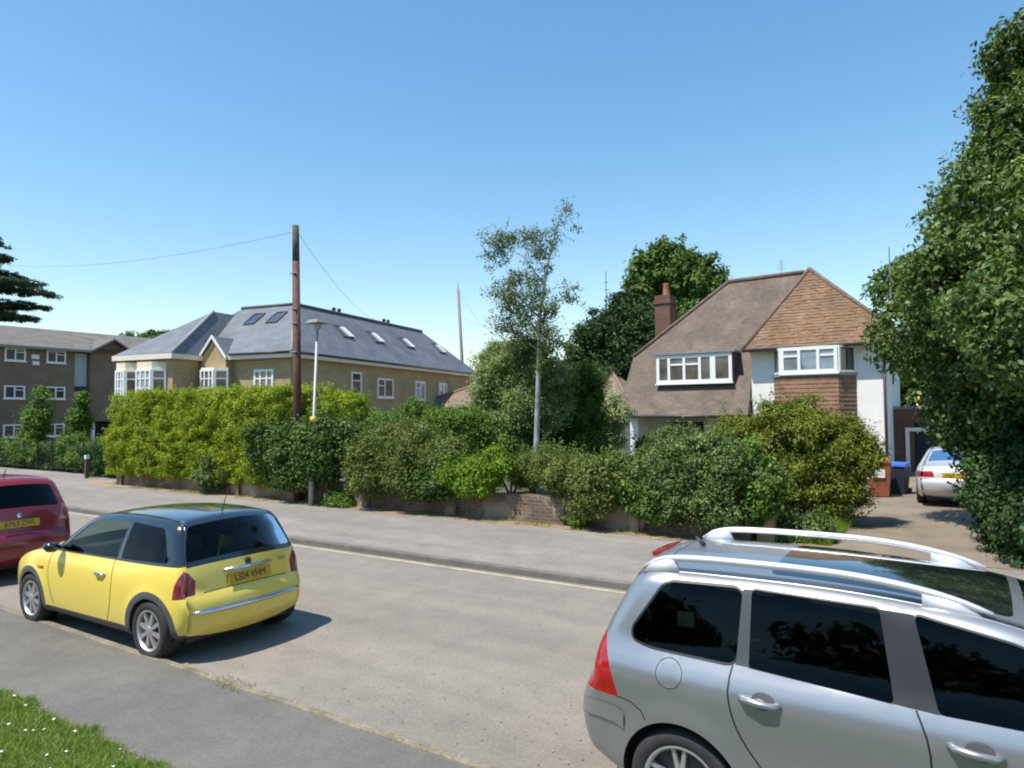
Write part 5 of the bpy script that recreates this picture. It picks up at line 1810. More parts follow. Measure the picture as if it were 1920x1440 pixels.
def arch_hole(cx, cz, r, zb):
    return [(cx + r, zb - 0.2)] + circle(cx, cz, r, 36, 0, math.pi) + [(cx - r, zb - 0.2)]


def text_on(parent, txt, o, tv, upv, size, mat, name='lettering', squeeze=1.0):
    cu = bpy.data.curves.new(name, 'FONT')
    cu.body = txt
    cu.size = size
    cu.align_x = 'CENTER'
    cu.align_y = 'CENTER'
    cu.extrude = 0.0008
    tmp = bpy.data.objects.new(name, cu)
    dg = bpy.context.evaluated_depsgraph_get()
    COL.objects.link(tmp)
    dg.update()
    me = bpy.data.meshes.new_from_object(tmp.evaluated_get(dg))
    bpy.data.objects.remove(tmp)
    ob = bpy.data.objects.new(name, me)
    me.materials.clear()
    me.materials.append(mat)
    COL.objects.link(ob)
    tv = Vector(tv).normalized()
    nv = tv.cross(Vector(upv)).normalized()
    uv2 = nv.cross(tv)
    M = Matrix(((tv.x * squeeze, uv2.x, nv.x, o[0]), (tv.y * squeeze, uv2.y, nv.y, o[1]), (tv.z * squeeze, uv2.z, nv.z, o[2]), (0, 0, 0, 1)))
    me.transform(M)
    ob.parent = parent
    return ob


def plate(car, txt, c, tv, upv, w=0.52, h=0.11):
    c, tv, upv = Vector(c), Vector(tv).normalized(), Vector(upv).normalized()
    nv = tv.cross(upv).normalized()
    m = MB().obox(c - tv * w / 2 - upv * h / 2, tv * w, upv * h, nv * 0.012)
    p = m.build('number_plate', PLATE_YELLOW, car, local=True, uv=False)
    text_on(p, txt, c + nv * 0.014, tv, upv, h * 0.95, INK, squeeze=0.86)
    return p


# ---- yellow hatchback with black roof
prof = [(-0.33, 0.235, 0.05), (-0.43, 0.28, 0.08), (-0.475, 0.40, 0.10), (-0.475, 0.55, 0.11), (-0.455, 0.61, 0.10), (-0.425, 0.66, 0.085), (-0.405, 0.80, 0.08), (-0.375, 0.935, 0.075),
        (-0.28, 1.13, 0.065), (-0.19, 1.315, 0.05), (-0.13, 1.352, 0.045), (0.2, 1.378, 0.035), (0.7, 1.385, 0.03), (1.15, 1.365, 0.03), (1.45, 1.315, 0.035), (1.70, 1.17, 0.05),
        (2.02, 0.955, 0.07), (2.12, 0.925, 0.07), (2.5, 0.865, 0.07), (2.8, 0.795, 0.08), (3.0, 0.70, 0.10), (3.09, 0.56, 0.13), (3.09, 0.38, 0.14), (2.98, 0.235, 0.10)]
mini = Car('yellow_hatchback', 'small yellow three-door hatchback with black roof parked at the near kerb', 'car', (-6.97, 4.766, 0.0), math.pi + 0.0156, prof, 0.195,
           [(0.15, 0.80), (0.35, 0.832), (0.55, 0.842), (0.75, 0.832), (0.88, 0.805), (0.94, 0.775), (1.10, 0.725), (1.32, 0.635), (1.45, 0.60)],
           [(-0.55, 0.86), (-0.35, 0.93), (0.0, 0.985), (0.4, 1.0), (2.2, 1.0), (2.6, 0.98), (2.9, 0.92), (3.15, 0.82)], 0.085,
           flare=((0.0, 0.30, 0.36, 0.02), (2.467, 0.30, 0.36, 0.02)))
top_line = [(x, z) for x, z in mini.outline if z > 0.9 and -0.5 < x < 2.03]
black_top = [(2.2, 0.915), (-0.55, 0.952), (-0.55, 1.6), (2.2, 1.6)]
w1 = rounded([(1.86, 0.940), (0.67, 0.952), (0.67, 1.325), (1.30, 1.305), (1.46, 1.235)], 0.03)
w2 = rounded([(0.61, 0.955), (-0.19, 0.978), (-0.07, 1.17), (0.03, 1.30), (0.61, 1.326)], 0.04)
ring_r = circle(0, 0.30, 0.395)
ring_f = circle(2.467, 0.30, 0.395)
sill = [(0.2, 0.0), (2.3, 0.0), (2.3, 0.285), (0.2, 0.30)]
rear_val = [(-0.6, 0.0), (0.0, 0.0), (0.0, 0.33), (-0.30, 0.30), (-0.6, 0.285)]
front_val = [(2.5, 0.0), (3.3, 0.0), (3.3, 0.28), (2.5, 0.30)]
lamp_side = [(-0.55, 0.648), (-0.335, 0.645), (-0.345, 0.78), (-0.375, 0.905), (-0.55, 0.905)]
door_path = catmull([(1.98, 0.925), (2.03, 0.80), (2.02, 0.60), (1.95, 0.40), (1.90, 0.31)], 0.06)
door_back = catmull([(0.70, 0.95), (0.68, 0.70), (0.70, 0.45), (0.76, 0.30)], 0.06)
door_poly = [tuple(p) for p in door_path] + [tuple(p) for p in door_back[::-1]]
regs = [('roof', black_top), ('side_window', w1), ('quarter_window', w2),
        ('door', door_poly), ('seam', ribbon(door_path, 0.012)), ('seam', ribbon(door_back, 0.012)),
        ('belt_chrome', [(1.98, 0.918), (-0.36, 0.948), (-0.36, 0.962), (1.98, 0.932)]),
        ('cladding', ring_r), ('cladding', ring_f), ('cladding', sill), ('cladding', rear_val), ('cladding', front_val),
        ('tail_light', lamp_side), (None, arch_hole(0, 0.30, 0.322, 0.2)), (None, arch_hole(2.467, 0.30, 0.322, 0.2))]
sd = mini.side(regs)
q = mini.sp


def rq(*pts):
    return [q(*p) for p in pts]


rw = rounded(rq((-0.36, 0.965, -0.645), (-0.36, 0.965, 0.645), (-0.195, 1.305, 0.53), (-0.195, 1.305, -0.53)), 0.05)
ws = rounded(rq((1.50, 1.29, 0.50), (1.50, 1.29, -0.50), (1.98, 0.98, -0.60), (1.98, 0.98, 0.60)), 0.05)
sL = []
for sg in (1, -1):
    sL.append([q(-0.43, 0.655, sg * 0.60), q(-0.43, 0.655, sg * 1.0), q(-0.385, 0.905, sg * 1.0), q(-0.385, 0.90, sg * 0.645), q(-0.41, 0.78, sg * 0.585)])
regS = [('roof', [q(-0.375, 0.938, 0), q(-0.375, 0.938, 0)])]
sa, sb = q(-0.372, 0.945, 0)[0], q(2.05, 0.945, 0)[0]
sv0 = q(-0.43, 0.285, 0)[0]
sv1 = q(3.05, 0.30, 0)[0]
regS = [('roof', [(sa, -0.8), (sb, -0.8), (sb, 0.8), (sa, 0.8)]), ('rear_window', rw), ('windscreen', ws),
        ('cladding', [(-0.1, -0.8), (sv0, -0.8), (sv0, 0.8), (-0.1, 0.8)]), ('cladding', [(sv1, -0.8), (9, -0.8), (9, 0.8), (sv1, 0.8)]),
        ('tail_light', sL[0]), ('tail_light', sL[1]),
        ('brake_light', rq((-0.205, 1.30, -0.22), (-0.205, 1.30, 0.22), (-0.165, 1.338, 0.20), (-0.165, 1.338, -0.20)))]
for sg in (1, -1):
    regS.append(('headlight', [q(2.72, 0.82, sg * 0.36), q(2.72, 0.82, sg * 0.66), q(2.98, 0.71, sg * 0.64), q(3.02, 0.68, sg * 0.42)]))
regS.append(('grille', [q(3.05, 0.64, -0.34), q(3.05, 0.64, 0.34), q(3.09, 0.50, 0.30), q(3.09, 0.50, -0.30)]))
gap_t = mini.sp(-0.405, 0.66, 0)[0]
regS.append(('seam', [(gap_t - 0.006, -0.52), (gap_t + 0.006, -0.52), (gap_t + 0.006, 0.52), (gap_t - 0.006, 0.52)]))
ss = mini.strip(regS)
MM = dict(body=YELLOW_PAINT, roof=BLACK_GLOSS, side_window=GLASS, quarter_window=GLASS_TINT, rear_window=GLASS, windscreen=GLASS, door=YELLOW_PAINT, seam=SEAL,
          belt_chrome=BLACK_PLASTIC, cladding=GREY_PLASTIC, tail_light=LAMP_PURPLE, brake_light=LAMP_RED, headlight=LAMP_CLEAR, grille=BLACK_PLASTIC)
for sg in (1, -1):
    side_l = sd[sg].get('tail_light')
    if side_l:
        m = MB()
        m.add(side_l.v, side_l.f)
        st = ss.get('tail_light')
        keepf = [f for f in st.f if sg * sum(st.v[i][1] for i in f) > 0]
        m.add(st.v, keepf)
        m.build('tail_light', LAMP_PURPLE, mini.root, smooth=True, local=True, weld=True, uv=False)
        del sd[sg]['tail_light']
del ss['tail_light']
mini.emit(sd, ss, MM, {'body': ['body', 'seam'], 'roof': ['roof'], 'cladding': ['cladding']},
          {'belt_chrome': 'belt_strip', 'side_window': 'side_window', 'quarter_window': 'quarter_window', 'rear_window': 'rear_window', 'windscreen': 'windscreen', 'door': 'door', 'brake_light': 'brake_light', 'grille': 'grille'})
for sg in (1, -1):
    st = ss['headlight']
    m = MB().add(st.v, [f for f in st.f if sg * sum(st.v[i][1] for i in f) > 0])
    m.build('headlight', LAMP_CLEAR, mini.root, smooth=True, local=True, weld=True, uv=False)
mini.liners([(0, 0.30, 0.322), (2.467, 0.30, 0.322)], 0.82)
for x in (0, 2.467):
    for sg in (1, -1):
        wheel(mini.root, x, sg * 0.815, 0.302, 0.18, 0.205, 8, sg)
m = MB().box(-0.35, 2.95, -0.62, 0.62, 0.17, 0.42)
m.build('underbody', BLACK_PLASTIC, mini.root, local=True, bevel=0.03)
MB().box(1.75, 2.0, -0.66, 0.66, 0.42, 0.93).build('dashboard', INTERIOR, mini.root, local=True, bevel=0.04)
MB().box(-0.30, 0.0, -0.6, 0.6, 0.42, 0.86).build('parcel_shelf', INTERIOR, mini.root, local=True)
for y in (-0.36, 0.36):
    seat(mini.root, 1.05, y)
    seat(mini.root, 0.25, y * 0.95, 0.5)
m = MB()
pts = [mini.pt(-0.47, 0.475, y, 0.004) for y in np.linspace(-0.66, 0.66, 15)]
m.tube(pts, [0.012] + [0.028] * 13 + [0.012], 8)
m.build('bumper_strip', CHROME, mini.root, smooth=True, local=True)
a, b = mini.pt(-0.39, 0.835, 0.29, 0.012), mini.pt(-0.39, 0.835, -0.29, 0.012)
mid = mini.pt(-0.39, 0.838, 0, 0.018)
m = MB().tube([a, mid, b], [0.018, 0.024, 0.018], 8)
m.build('boot_handle', CHROME, mini.root, smooth=True, local=True)
c = mini.pt(-0.405, 0.755, 0, 0.012)
plate(mini.root, 'LS04 VHM', c, (0, -1, 0), (0.19, 0, 1))
c = mini.pt(-0.38, 0.90, 0, 0.004)
m = MB().lathe([(0.036, 0.0), (0.036, 0.012), (0.026, 0.018), (0.0, 0.018)], 18, 'z')
bd = m.build('badge', BLACK_PLASTIC, mini.root, local=True)
bd.location = c
bd.rotation_euler = (0, R(-76), 0)
text_on(mini.root, 'ONE', mini.pt(-0.393, 0.85, -0.45, 0.006), (0, -1, 0), (0.2, 0, 1), 0.06, BADGE_GREY, 'lettering')
m = MB().box(-0.505, -0.49, -0.1, 0.06, 0.36, 0.41)
for sg in (1, -1):
    m = MB()
    m.tube([mini.wpt(0.80, 0.775, sg, 0.004), mini.wpt(0.86, 0.778, sg, 0.03), mini.wpt(0.96, 0.775, sg, 0.03), mini.wpt(1.0, 0.772, sg, 0.004)], [0.012, 0.014, 0.014, 0.012], 8)
    m.build('door_handle', CHROME, mini.root, smooth=True, local=True)
    m = MB()
    base = mini.wpt(1.78, 0.97, sg, -0.02)
    m.tube([base, base + Vector((0.02, sg * 0.09, 0.0))], 0.025, 8)
    m.lathe([(0.0, -0.05), (0.05, -0.045), (0.085, 0.0), (0.08, 0.05), (0.0, 0.06)], 14, 'z', o=tuple(base + Vector((0.02, sg * 0.16, 0.01))))
    m.build('wing_mirror', BLACK_GLOSS, mini.root, smooth=True, local=True)
    m = MB().tube([mini.wpt(2.15, 0.72, sg, 0.002), mini.wpt(2.27, 0.715, sg, 0.002)], 0.016, 8)
    m.build('side_indicator', LAMP_AMBER, mini.root, smooth=True, local=True)
m = MB().tube([(-0.02, 0, 1.40), (-0.10, 0, 1.62)], [0.006, 0.003], 6)
m.build('aerial', BLACK_PLASTIC, mini.root, local=True)
m = MB().lathe([(0.0, 0), (0.075, 0.0), (0.075, 0.01), (0.0, 0.01)], 12, 'y', o=(0.30, 0.0, 1.0))
m = MB().obox((-0.02, 0.52, 0.97), (0.16, 0.02, 0), (0.01, 0.03, 0), (0, 0, 0.11))
m.build('soft_toy', PAPER, mini.root, local=True, bevel=0.02)

# ---- silver estate in the foreground
prof = [(-0.50, 0.29, 0.05), (-0.62, 0.36, 0.09), (-0.67, 0.50, 0.13), (-0.665, 0.68, 0.14), (-0.635, 0.745, 0.13), (-0.60, 0.80, 0.11), (-0.575, 0.95, 0.09), (-0.535, 1.08, 0.085), (-0.44, 1.27, 0.08), (-0.34, 1.43, 0.07),
        (-0.26, 1.478, 0.055), (-0.05, 1.492, 0.05), (0.4, 1.50, 0.05), (0.8, 1.497, 0.05), (1.2, 1.475, 0.055), (1.6, 1.425, 0.065), (1.95, 1.32, 0.08), (2.5, 1.075, 0.11),
        (2.7, 1.0, 0.12), (2.95, 0.94, 0.12), (3.25, 0.83, 0.13), (3.45, 0.68, 0.15), (3.50, 0.50, 0.17), (3.44, 0.32, 0.15), (3.35, 0.25, 0.10)]
est = Car('silver_estate', 'silver estate car with roof rails and glass roof, nearest the camera at lower right', 'car', (-1.42, 4.7798, 0.0), 0.0, prof, 0.235,
          [(0.15, 0.80), (0.40, 0.845), (0.60, 0.868), (0.80, 0.872), (0.90, 0.870), (0.95, 0.862), (0.985, 0.838), (1.025, 0.797), (1.20, 0.752), (1.46, 0.682), (1.55, 0.66)],
          [(-0.9, 0.86), (-0.55, 0.94), (-0.2, 0.985), (0.2, 1.0), (2.4, 1.0), (2.9, 0.975), (3.3, 0.91), (3.6, 0.80)], 0.09,
          flare=((0.0, 0.316, 0.38, 0.018), (2.708, 0.316, 0.38, 0.018)))
w1 = rounded([(-0.32, 1.145), (-0.125, 1.435), (0.335, 1.452), (0.315, 1.052), (-0.20, 1.062), (-0.31, 1.085)], 0.06, 5)
w2 = rounded([(0.385, 1.452), (1.03, 1.437), (1.095, 1.012), (0.385, 1.05)], 0.025)
w3 = rounded([(1.185, 1.43), (1.60, 1.355), (2.0, 1.215), (2.30, 1.07), (2.32, 1.01), (1.285, 1.003)], 0.03)
w4 = rounded([(2.36, 1.06), (2.36, 1.01), (2.50, 1.015)], 0.02)
pil = [(1.03, 1.437), (1.185, 1.43), (1.285, 1.003), (1.095, 1.012)]
pilc = [(0.335, 1.452), (0.385, 1.452), (0.385, 1.05), (0.315, 1.052)]
dr1 = catmull([(0.30, 1.052), (0.285, 0.92), (0.33, 0.74), (0.45, 0.56), (0.58, 0.42), (0.64, 0.30)], 0.05)
dr2 = catmull([(1.19, 1.005), (1.235, 0.89), (1.25, 0.75), (1.22, 0.5), (1.17, 0.30)], 0.05)
dr3 = catmull([(2.36, 1.0), (2.40, 0.85), (2.36, 0.6), (2.28, 0.30)], 0.05)
rdoor = [tuple(p) for p in dr1] + [tuple(p) for p in dr2[::-1]]
fdoor = [tuple(p) for p in dr2] + [tuple(p) for p in dr3[::-1]]
lampS = rounded([(-0.60, 1.115), (-0.52, 1.11), (-0.385, 0.752), (-0.40, 0.742), (-0.75, 0.752), (-0.75, 1.115)], 0.015)
bump_s = catmull([(-0.40, 0.745), (-0.30, 0.735), (-0.23, 0.70), (-0.20, 0.66)], 0.04)
sill = [(0.3, 0.0), (2.4, 0.0), (2.4, 0.27), (0.3, 0.27)]
rub = rounded([(0.50, 0.612), (1.13, 0.602), (1.13, 0.655), (0.52, 0.662)], 0.02)
rub2 = rounded([(1.30, 0.602), (2.20, 0.60), (2.22, 0.65), (1.30, 0.655)], 0.02)
rubB = rounded([(-0.80, 0.695), (-0.32, 0.69), (-0.36, 0.60), (-0.42, 0.565), (-0.80, 0.565)], 0.03)
cap_o, cap_i = circle(-0.06, 0.945, 0.082, 30), circle(-0.06, 0.945, 0.077, 30)
gutter_line = catmull([(-0.22, 1.478), (0.35, 1.474), (1.05, 1.458), (1.6, 1.392), (2.0, 1.268), (2.4, 1.09)], 0.06)
regs = [('seal', grow(w1, 0.014)), ('seal', grow(w2, 0.010)), ('seal', grow(w3, 0.010)), ('pillar', pil), ('pillar_pale', pilc),
        ('side_window', w1), ('side_window', w2), ('side_window', w3), ('side_window', w4),
        ('rear_door', rdoor), ('front_door', fdoor), ('seam', ribbon(dr1, 0.010)), ('seam', ribbon(dr2, 0.010)), ('seam', ribbon(dr3, 0.010)), ('seam', ribbon(bump_s, 0.008)),
        ('tail_light', lampS), ('sill', sill), ('rub', rub), ('rub', rub2), ('seam', cap_o), ('fuel_cap', cap_i),
        (None, arch_hole(0, 0.316, 0.365, 0.2)), (None, arch_hole(2.708, 0.316, 0.365, 0.2))]
# window glass must win over doors: draw it after them
order = [r for r in regs if r[0] in ('seal', 'rear_door', 'front_door')] + [r for r in regs if r[0] in ('pillar', 'pillar_pale')] + [r for r in regs if r[0] not in ('seal', 'rear_door', 'front_door', 'pillar', 'pillar_pale')]
sd = est.side(order)
q = est.sp
s_g0, s_g1 = q(0.46, 1.50, 0)[0], q(1.62, 1.42, 0)[0]
sp1, sp2 = q(-0.345, 1.425, 0)[0], q(-0.20, 1.485, 0)[0]
rw = rounded([q(-0.55, 1.05, -0.58), q(-0.55, 1.05, 0.58), q(-0.36, 1.40, 0.52), q(-0.36, 1.40, -0.52)], 0.05)
ws = rounded([(s_g1 + 0.05, -0.64), (s_g1 + 0.05, 0.64), q(2.68, 1.0, 0.64), q(2.68, 1.0, -0.64)], 0.05)
gr = rounded([(s_g0, -0.60), (s_g1, -0.62), (s_g1, 0.62), (s_g0, 0.60)], 0.06)
lampT = []
for sg in (1, -1):
    lampT.append([q(-0.625, 0.755, sg * 0.60), q(-0.625, 0.755, sg * 1.0), q(-0.52, 1.11, sg * 1.0), q(-0.52, 1.11, sg * 0.69)])
regS = [('rear_window', rw), ('windscreen', ws), ('glass_roof', gr), ('tail_light', lampT[0]), ('tail_light', lampT[1]),
        ('brake_light', [(sp1 + 0.02, -0.13), (sp1 + 0.02, 0.13), (sp1 + 0.065, 0.13), (sp1 + 0.065, -0.13)]),
        ('seam', [(sp2, -0.60), (sp2 + 0.008, -0.60), (sp2 + 0.008, 0.60), (sp2, 0.60)])]
for sg in (1, -1):
    regS.append(('headlight', [q(2.98, 0.93, sg * 0.50), q(3.0, 0.92, sg * 0.74), q(3.40, 0.74, sg * 0.70), q(3.44, 0.69, sg * 0.40)]))
regS.append(('grille', [q(3.48, 0.60, -0.40), q(3.48, 0.60, 0.40), q(3.48, 0.40, 0.50), q(3.48, 0.40, -0.50)]))
ss = est.strip(regS)
MM = dict(body=SILVER_PAINT, seal=SEAL, pillar=PILLAR_GREY, pillar_pale=simple('mid_grey_pillar', (0.075, 0.08, 0.088), 0.6, 0.0, spec=0.15), side_window=GLASS_TINT, rear_door=SILVER_PAINT, front_door=SILVER_PAINT, seam=SEAL, tail_light=LAMP_RED,
          sill=GREY_PLASTIC, rub=SILVER_PAINT, fuel_cap=SILVER_PAINT, rear_window=GLASS_TINT, windscreen=GLASS_TINT, glass_roof=GLASS_ROOF, brake_light=LAMP_RED, grille=BLACK_PLASTIC)
for sg in (1, -1):
    m = MB()
    sl_ = sd[sg].pop('tail_light')
    m.add(sl_.v, sl_.f)
    st = ss['tail_light']
    m.add(st.v, [f for f in st.f if sg * sum(st.v[i][1] for i in f) > 0])
    m.build('tail_light', LAMP_RED, est.root, smooth=True, local=True, weld=True, uv=False)
del ss['tail_light']
est.emit(sd, ss, MM, {'body': ['body', 'seam', 'seal'], 'sill': ['sill']},
         {'pillar': 'pillar', 'pillar_pale': 'pillar', 'side_window': 'side_window', 'rear_door': 'rear_door', 'front_door': 'front_door', 'rub': 'rub_strip', 'fuel_cap': 'fuel_cap',
          'rear_window': 'rear_window', 'windscreen': 'windscreen', 'glass_roof': 'glass_roof', 'brake_light': 'brake_light', 'grille': 'grille'})
for sg in (1, -1):
    st = ss['headlight']
    m = MB().add(st.v, [f for f in st.f if sg * sum(st.v[i][1] for i in f) > 0])
    m.build('headlight', LAMP_CLEAR, est.root, smooth=True, local=True, weld=True, uv=False)
est.liners([(0, 0.316, 0.365), (2.708, 0.316, 0.365)], 0.85)
for x in (0, 2.708):
    for sg in (1, -1):
        wheel(est.root, x, sg * 0.835, 0.316, 0.2, 0.222, 5, sg, True)
m = MB().box(-0.5, 3.2, -0.64, 0.64, 0.19, 0.44)
m.build('underbody', BLACK_PLASTIC, est.root, local=True, bevel=0.03)
MB().box(2.15, 2.6, -0.68, 0.68, 0.44, 0.98).build('dashboard', INTERIOR, est.root, local=True, bevel=0.04)
for y in (-0.37, 0.37):
    seat(est.root, 1.55, y, 0.62)
for y in (-0.42, 0.0, 0.42):
    seat(est.root, 0.62, y, 0.6, w=0.4)
MB().box(-0.5, 0.35, -0.66, 0.66, 0.44, 0.60).build('boot_floor', INTERIOR, est.root, local=True)
for sg in (1, -1):
    m = MB()
    ctr = [(-0.30, 1.487), (-0.22, 1.54), (-0.05, 1.570), (0.4, 1.583), (0.85, 1.578), (1.15, 1.55), (1.4, 1.500), (1.52, 1.46)]
    cp = catmull([(x, z) for x, z in ctr], 0.05)
    pts = [Vector((x, sg * 0.605, z)) for x, z in cp]
    n = len(pts)
    rad = [0.012 + 0.010 * math.sin(min(1, i / 4, (n - 1 - i) / 5) * math.pi / 2) for i in range(n)]
    m.tube(pts, rad, 10)
    m.prism([(-0.30, sg * 0.605 - 0.02, 1.46), (-0.06, sg * 0.605 - 0.02, 1.475), (-0.10, sg * 0.605 - 0.02, 1.565), (-0.24, sg * 0.605 - 0.02, 1.53)], (0, 0.04, 0))
    m.prism([(1.22, sg * 0.605 - 0.02, 1.455), (1.52, sg * 0.605 - 0.02, 1.42), (1.38, sg * 0.605 - 0.02, 1.50), (1.22, sg * 0.605 - 0.02, 1.535)], (0, 0.04, 0))
    m.build('roof_rail', RAIL, est.root, smooth=True, local=True)
    for x0, z0 in ((0.35, 0.905), (1.32, 0.885)):
        m = MB()
        w0 = est.wpt(x0 + 0.11, z0 + 0.005, sg, 0.002)
        cup = []
        for k in range(20):
            a = 2 * math.pi * k / 20
            x, z = x0 + 0.125 + 0.062 * math.cos(a), z0 + 0.002 + 0.045 * math.sin(a)
            cup.append(est.wpt(x, z, sg, 0.0025))
        if sg < 0:
            cup = cup
        m.add(cup, [tuple(range(20)) if sg < 0 else tuple(range(20))[::-1]])
        hp = m.build('handle_recess', GREY_PLASTIC, est.root, local=True, uv=False)
        m = MB()
        m.tube([est.wpt(x0, z0 + 0.004, sg, 0.0), est.wpt(x0 + 0.025, z0 + 0.004, sg, 0.03), est.wpt(x0 + 0.1, z0, sg, 0.042), est.wpt(x0 + 0.18, z0 - 0.005, sg, 0.034), est.wpt(x0 + 0.215, z0 - 0.006, sg, 0.0)], [0.014, 0.017, 0.018, 0.018, 0.013], 10)
        m.build('door_handle', SILVER_PAINT, est.root, smooth=True, local=True)
    m = MB()
    rpts = [(-0.68, 0.655), (-0.60, 0.66), (-0.5, 0.66), (-0.40, 0.655), (-0.345, 0.63)]
    V = []
    for x, z in rpts:
        V += [est.wpt(max(x, -0.655), z + 0.03, sg, 0.010), est.wpt(max(x, -0.655), z - 0.065, sg, 0.012)]
    m.add(V, [((2 * i, 2 * i + 1, 2 * i + 3, 2 * i + 2) if sg > 0 else (2 * i + 2, 2 * i + 3, 2 * i + 1, 2 * i)) for i in range(len(rpts) - 1)])
    m.build('bumper_strip', SILVER_PAINT, est.root, smooth=True, local=True, uv=False)
    m = MB()
    base = est.wpt(2.22, 1.03, sg, 0.0)
    m.tube([base, base + Vector((0, sg * 0.08, 0.02))], 0.03, 8)
    m.lathe([(0.0, -0.07), (0.07, -0.06), (0.10, 0.0), (0.09, 0.06), (0.0, 0.08)], 14, 'z', o=tuple(base + Vector((0.0, sg * 0.17, 0.04))))
    m.build('wing_mirror', SILVER_PAINT, est.root, smooth=True, local=True)
m = MB().obox((-0.42, -0.15, 1.462), (0.11, 0, 0.04), (0, 0.30, 0), (-0.012, 0, 0.035))
m.build('high_brake_light', LAMP_RED, est.root, local=True, bevel=0.012)
m = MB().tube([(-0.10, 0.0, 1.545), (-0.16, 0.0, 1.60)], [0.02, 0.008], 8)
m.build('aerial', BLACK_PLASTIC, est.root, smooth=True, local=True)
m = MB().obox((-0.08, -0.62, 1.16), (0.10, 0.01, 0), (0, 0.006, 0), (0.0, 0, 0.09))
m.build('sticker', PAPER, est.root, local=True)
plate(est.root, 'RV52 KYA', est.pt(-0.60, 0.84, 0, 0.015), (0, -1, 0), (0.15, 0, 1))

# ---- dark red hatchback cut by the left edge
prof = [(-0.48, 0.27, 0.05), (-0.58, 0.34, 0.09), (-0.62, 0.48, 0.12), (-0.615, 0.62, 0.12), (-0.57, 0.70, 0.10), (-0.545, 0.85, 0.09), (-0.51, 1.02, 0.085), (-0.40, 1.25, 0.08), (-0.30, 1.44, 0.06),
        (-0.2, 1.485, 0.05), (0.3, 1.50, 0.045), (0.9, 1.49, 0.045), (1.3, 1.43, 0.05), (1.7, 1.22, 0.07), (2.15, 1.0, 0.09), (2.6, 0.88, 0.10), (2.95, 0.76, 0.12), (3.1, 0.58, 0.14), (3.1, 0.4, 0.14), (3.0, 0.25, 0.1)]
red = Car('red_hatchback', 'dark red hatchback cut off by the left edge, ahead of the yellow car', 'car', (-12.62, 4.80, 0.0), math.pi, prof, 0.22,
          [(0.15, 0.79), (0.5, 0.84), (0.75, 0.845), (0.95, 0.82), (1.05, 0.78), (1.45, 0.65), (1.55, 0.62)], [(-0.7, 0.86), (-0.4, 0.945), (0.0, 1.0), (2.3, 1.0), (2.7, 0.97), (3.2, 0.82)], 0.09)
w1 = rounded([(-0.15, 1.10), (-0.02, 1.41), (0.65, 1.43), (0.65, 1.03)], 0.05)
w2 = rounded([(0.75, 1.03), (0.75, 1.43), (1.25, 1.36), (1.70, 1.05)], 0.04)
lampS = [(-0.75, 0.86), (-0.36, 0.87), (-0.38, 0.98), (-0.44, 1.09), (-0.75, 1.09)]
door = [(0.70, 1.0), (1.85, 1.0), (1.85, 0.35), (0.72, 0.35)]
sd = red.side([('door', door), ('side_window', w1), ('side_window', w2), ('tail_light', lampS), ('trim', ribbon([(-0.6, 0.615), (-0.4, 0.61), (-0.2, 0.60)], 0.01)), (None, arch_hole(0, 0.30, 0.35, 0.2)), (None, arch_hole(2.49, 0.30, 0.35, 0.2))])
q = red.sp
rw = rounded([q(-0.49, 1.085, -0.60), q(-0.49, 1.085, 0.60), q(-0.33, 1.40, 0.52), q(-0.33, 1.40, -0.52)], 0.06)
ws = rounded([q(1.36, 1.40, 0.5), q(1.36, 1.40, -0.5), q(2.1, 1.02, -0.62), q(2.1, 1.02, 0.62)], 0.05)
la = [[q(-0.545, 0.86, sg * 0.58), q(-0.545, 0.86, sg * 1.0), q(-0.49, 1.08, sg * 1.0), q(-0.49, 1.08, sg * 0.625)] for sg in (1, -1)]
tg = q(-0.585, 0.685, 0)[0]
ss = red.strip([('rear_window', rw), ('windscreen', ws), ('tail_light', la[0]), ('tail_light', la[1]), ('trim', [(tg, -0.62), (tg + 0.012, -0.62), (tg + 0.012, 0.62), (tg, 0.62)])])
for sg in (1, -1):
    m = MB()
    a_ = sd[sg].pop('tail_light')
    m.add(a_.v, a_.f)
    st = ss['tail_light']
    m.add(st.v, [f for f in st.f if sg * sum(st.v[i][1] for i in f) > 0])
    m.build('tail_light', simple('red_clear_lens', (0.42, 0.12, 0.14), 0.15, coat=0.8, var=0.5, scale=9), red.root, smooth=True, local=True, weld=True, uv=False)
del ss['tail_light']
MM = dict(body=RED_PAINT, door=RED_PAINT, side_window=GLASS_TINT, rear_window=GLASS_TINT, windscreen=GLASS, trim=SEAL)
red.emit(sd, ss, MM, {'body': ['body', 'trim']}, {'door': 'door', 'side_window': 'side_window', 'rear_window': 'rear_window', 'windscreen': 'windscreen'})
red.liners([(0, 0.30, 0.35), (2.49, 0.30, 0.35)], 0.82)
for x in (0, 2.49):
    for sg in (1, -1):
        wheel(red.root, x, sg * 0.805, 0.30, 0.18, 0.2, 6, sg)
MB().box(-0.45, 2.9, -0.62, 0.62, 0.18, 0.45).build('underbody', BLACK_PLASTIC, red.root, local=True, bevel=0.03)
for y in (-0.36, 0.36):
    seat(red.root, 1.0, y)
    seat(red.root, 0.15, y, 0.55)
plate(red.root, 'KP53 ZWL', red.pt(-0.55, 0.83, 0.0, 0.014), (0, -1, 0), (0.14, 0, 1))
m = MB().lathe([(0.035, 0), (0.035, 0.012), (0.0, 0.016)], 16, 'z')
b_ = m.build('badge', CHROME, red.root, local=True)
b_.location = red.pt(-0.53, 0.99, 0, 0.003)
b_.rotation_euler = (0, R(-76), 0)
m = MB().tube([(-0.05, 0, 1.545), (-0.12, 0, 1.66)], [0.01, 0.004], 6)
m.build('aerial', BLACK_PLASTIC, red.root, local=True)

